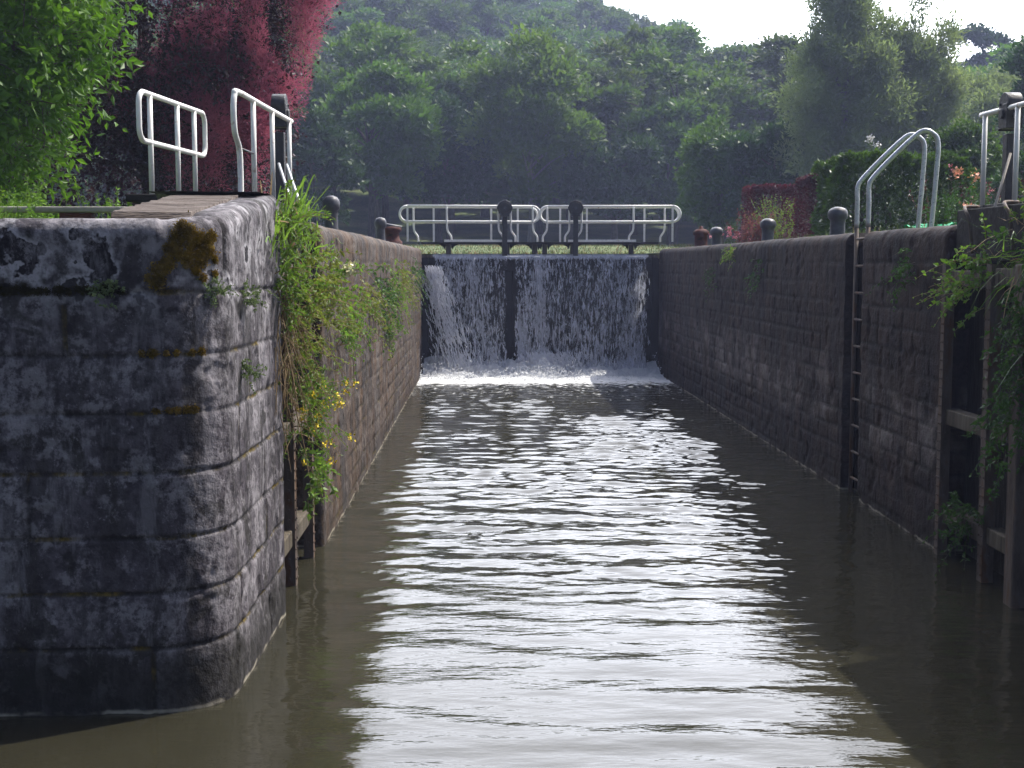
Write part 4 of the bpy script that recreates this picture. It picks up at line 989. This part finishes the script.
shoots(W1, (3.95, 9.4, 2.72), 20, .34, (-.2, -.2, .9), .35, .3, .05, .02, 22, 45, name='leafy_weed', label='bright sunlit weed in front of the dark fascia at the right', group=GR, rootspread=(.05, .08, .03))
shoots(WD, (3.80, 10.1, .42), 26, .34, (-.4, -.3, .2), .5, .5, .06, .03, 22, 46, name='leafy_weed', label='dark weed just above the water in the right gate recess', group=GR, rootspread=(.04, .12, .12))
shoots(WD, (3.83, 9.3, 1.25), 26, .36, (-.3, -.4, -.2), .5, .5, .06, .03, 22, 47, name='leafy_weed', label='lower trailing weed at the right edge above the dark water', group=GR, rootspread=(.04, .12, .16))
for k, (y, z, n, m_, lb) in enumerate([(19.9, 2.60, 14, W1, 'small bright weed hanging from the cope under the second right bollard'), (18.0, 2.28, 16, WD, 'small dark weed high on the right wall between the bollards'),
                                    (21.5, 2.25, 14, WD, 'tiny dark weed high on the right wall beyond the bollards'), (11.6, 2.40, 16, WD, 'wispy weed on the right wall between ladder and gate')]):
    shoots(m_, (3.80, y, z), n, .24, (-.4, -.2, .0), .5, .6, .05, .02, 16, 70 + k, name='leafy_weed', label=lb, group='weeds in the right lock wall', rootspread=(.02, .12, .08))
# garden flowers
GF = 'garden flowers behind the right wall'
shoots([M['bark'], M['weed_dark'], M['peach']], (5.75, 15.6, 2.7), 44, .85, (0, 0, 1), .28, .1, .06, .035, 34, 80, flower=.08, name='rose_bush', label='rose bush with peach flowers right of the green hedge', cat='shrub', group=GF, fln=26, flw=.05, rootspread=(.22, .2, .0))
shoots([M['bark'], M['weed_dark'], M['whitepetal']], (6.28, 20.9, 2.7), 8, 1.55, (0, 0, 1), .08, .0, .05, .03, 20, 81, flower=.9, name='rose_bush', label='white and pink standard rose rising above the green hedge', cat='shrub', group=GF, fln=22, flw=.045, rootspread=.05, leafstart=.75)
shoots([M['bark'], M['leaf_yellow'], M['cream']], (5.35, 24.6, 2.7), 60, 1.1, (.1, 0, 1), .28, .15, .06, .03, 34, 82, name='spirea_shrub', label='yellow green shrub in front of the red hedges', cat='shrub', group=GF, rootspread=(.16, .16, 0))
shoots([M['bark'], M['leaf_dusty'], M['pinkpetal']], (5.05, 24.2, 2.7), 60, .85, (.1, 0, 1), .30, .2, .06, .03, 34, 83, name='spirea_shrub', label='pinkish red shrub leaning before the first red hedge', cat='shrub', group=GF, rootspread=(.16, .16, 0))
shoots([M['bark'], M['weed_dark'], M['pinkpetal']], (4.75, 24.8, 2.7), 16, .42, (0, 0, 1), .25, .1, .05, .02, 12, 84, flower=.9, name='pink_flowers', label='small patch of pink flowers beside the rusty stump', cat='flowers', group=GF, fln=14, flw=.035, rootspread=(.14, .1, 0))
shoots([M['bark'], M['leaf_redhedge'], M['pinkpetal']], (6.5, 16.0, 2.7), 40, .95, (0, 0, 1), .3, .1, .06, .03, 30, 85, flower=.2, name='red_shrub', label='dark red shrub behind the black gear post at the right', cat='shrub', group=GF, rootspread=(.4, .2, 0))
# green netting on the ground behind the wall
U, Vv = np.meshgrid(np.linspace(0, 1, 34), np.linspace(0, 1, 12), indexing='ij')
nx_ = 4.78 + .62 * U; ny_ = 14.3 + .6 * Vv; nz_ = 2.72 + .13 * np.abs(np.sin(U * 7 + Vv * 2)) * (1 - .3 * Vv) + .06 * fbm(U * 8, Vv * 5, 3, 3)
Fn = grid_faces(34, 12); Fn = Fn[(np.arange(len(Fn)) * 7) % 5 != 0]
o = link(np_mesh('garden_net', np.stack([nx_, ny_, nz_], -1), Fn, M['net']), 'garden_net'); tag(o, 'crumpled green netting on the ground by the ladder hoops', 'net')
# ------------------------------------------------------------------ grass on the banks (stuff)
def grassfield(name, boxes, n, h, seed, mats=GB, w=.008, lean=.3, dry=.1):
    r = np.random.default_rng(seed); B = []
    for (x0, x1, y0, y1, wgt, hh) in boxes:
        k = int(n * wgt); B.append(np.stack([r.uniform(x0, x1, k), r.uniform(y0, y1, k), np.full(k, hh)], 1))
    B = np.concatenate(B); n = len(B); z = terrain(B[:, 0], B[:, 1]); b = np.stack([B[:, 0], B[:, 1], z - .02], 1)
    patch = .4 + 1.0 * fbm(B[:, 0] * 1.5, B[:, 1] * 1.5, seed, 3)
    d = unit(np.array([0, 0, 1.0]) + r.normal(size=(n, 3)) * lean); L = h * B[:, 2] * r.uniform(.5, 1.2, n) * patch
    side = unit(np.cross(d, r.normal(size=(n, 3)))); V = np.zeros((n, 4, 2, 3))
    for i in range(4):
        t = i / 3; p = b + d * (t * L)[:, None] + np.array([0, 0, -1.0]) * (t ** 2 * L * .25)[:, None]
        ww = w * (1 - t) * .5 + .0005; V[:, i, 0] = p - side * ww; V[:, i, 1] = p + side * ww
    base = np.arange(n)[:, None] * 8
    F = np.stack([np.concatenate([base + i * 2, base + i * 2 + 1, base + i * 2 + 3, base + i * 2 + 2], 1) for i in range(3)], 1).reshape(-1, 4)
    mi = np.repeat((r.random(n) < dry).astype(int), 3)
    o = link(np_mesh(name, V.reshape(-1, 3), F, mats, mi), name); return tag(o, kind='stuff')
grassfield('grass', [(-5.5, -2.2, 7.2, 9.0, .40, .75), (-5.5, -2.9, 9.0, 12, .25, 1.3), (-8, -1.85, 12.2, 28, .25, .8), (4.3, 7, 11, 19, .15, .8), (4.3, 5.2, 19, 28, .08, .8)], 34000, .13, 7)
grassfield('grass', [(-5.2, -3.15, 7.5, 9.6, 1, 1.0)], 12000, .30, 8)
grassfield('far_grass', [(-14, 18, 36.2, 58, 1, .8)], 26000, .20, 9, mats=[M['leaf_olive2'], M['straw']], w=.03, dry=.25)
for k, (x, y, lb) in enumerate([(-3.6, 8.6, 'leafy weed clump in the grass at the far left'), (-3.2, 9.2, 'leafy weed clump behind the kerb rail'), (-2.75, 9.7, 'low weed just left of the lock walkway'), (-3.35, 9.5, 'tall weed with a pale flower in the dark gap on the left bank')]):
    shoots([M['weed'], M['weed'], M['whitepetal']], (x, y, 2.68), 26, .30 + .14 * (k == 3), (0, 0, 1), .35, .2, .05, .018, 22, 90 + k, flower=.05 * (k == 3), fln=4, flw=.02, name='leafy_weed', label=lb, group='weeds on the left bank', rootspread=(.25, .2, 0))
# low border weeds under the dark shrubs
grassfield('border_weeds', [(-3.4, -1.9, 12.5, 14.5, .5, 1.2), (4.4, 6.2, 13, 19.5, .5, 1.2)], 6000, .20, 12, mats=[M['lichenmoss'], M['straw']], w=.014, lean=.5)

# ------------------------------------------------------------------ haze
hm = bpy.data.materials.new('haze'); hm.use_nodes = True; n = hm.node_tree.nodes; n.clear()
out = n.new('ShaderNodeOutputMaterial'); pv = n.new('ShaderNodeVolumePrincipled')
pv.inputs['Color'].default_value = (.56, .64, 1.0, 1); pv.inputs['Density'].default_value = .0010; pv.inputs['Anisotropy'].default_value = .3
hm.node_tree.links.new(pv.outputs[0], out.inputs['Volume'])
hz = MB().box((-172, -85, -3), (172, 295, 68)).build('haze', hm); tag(hz, kind='stuff')
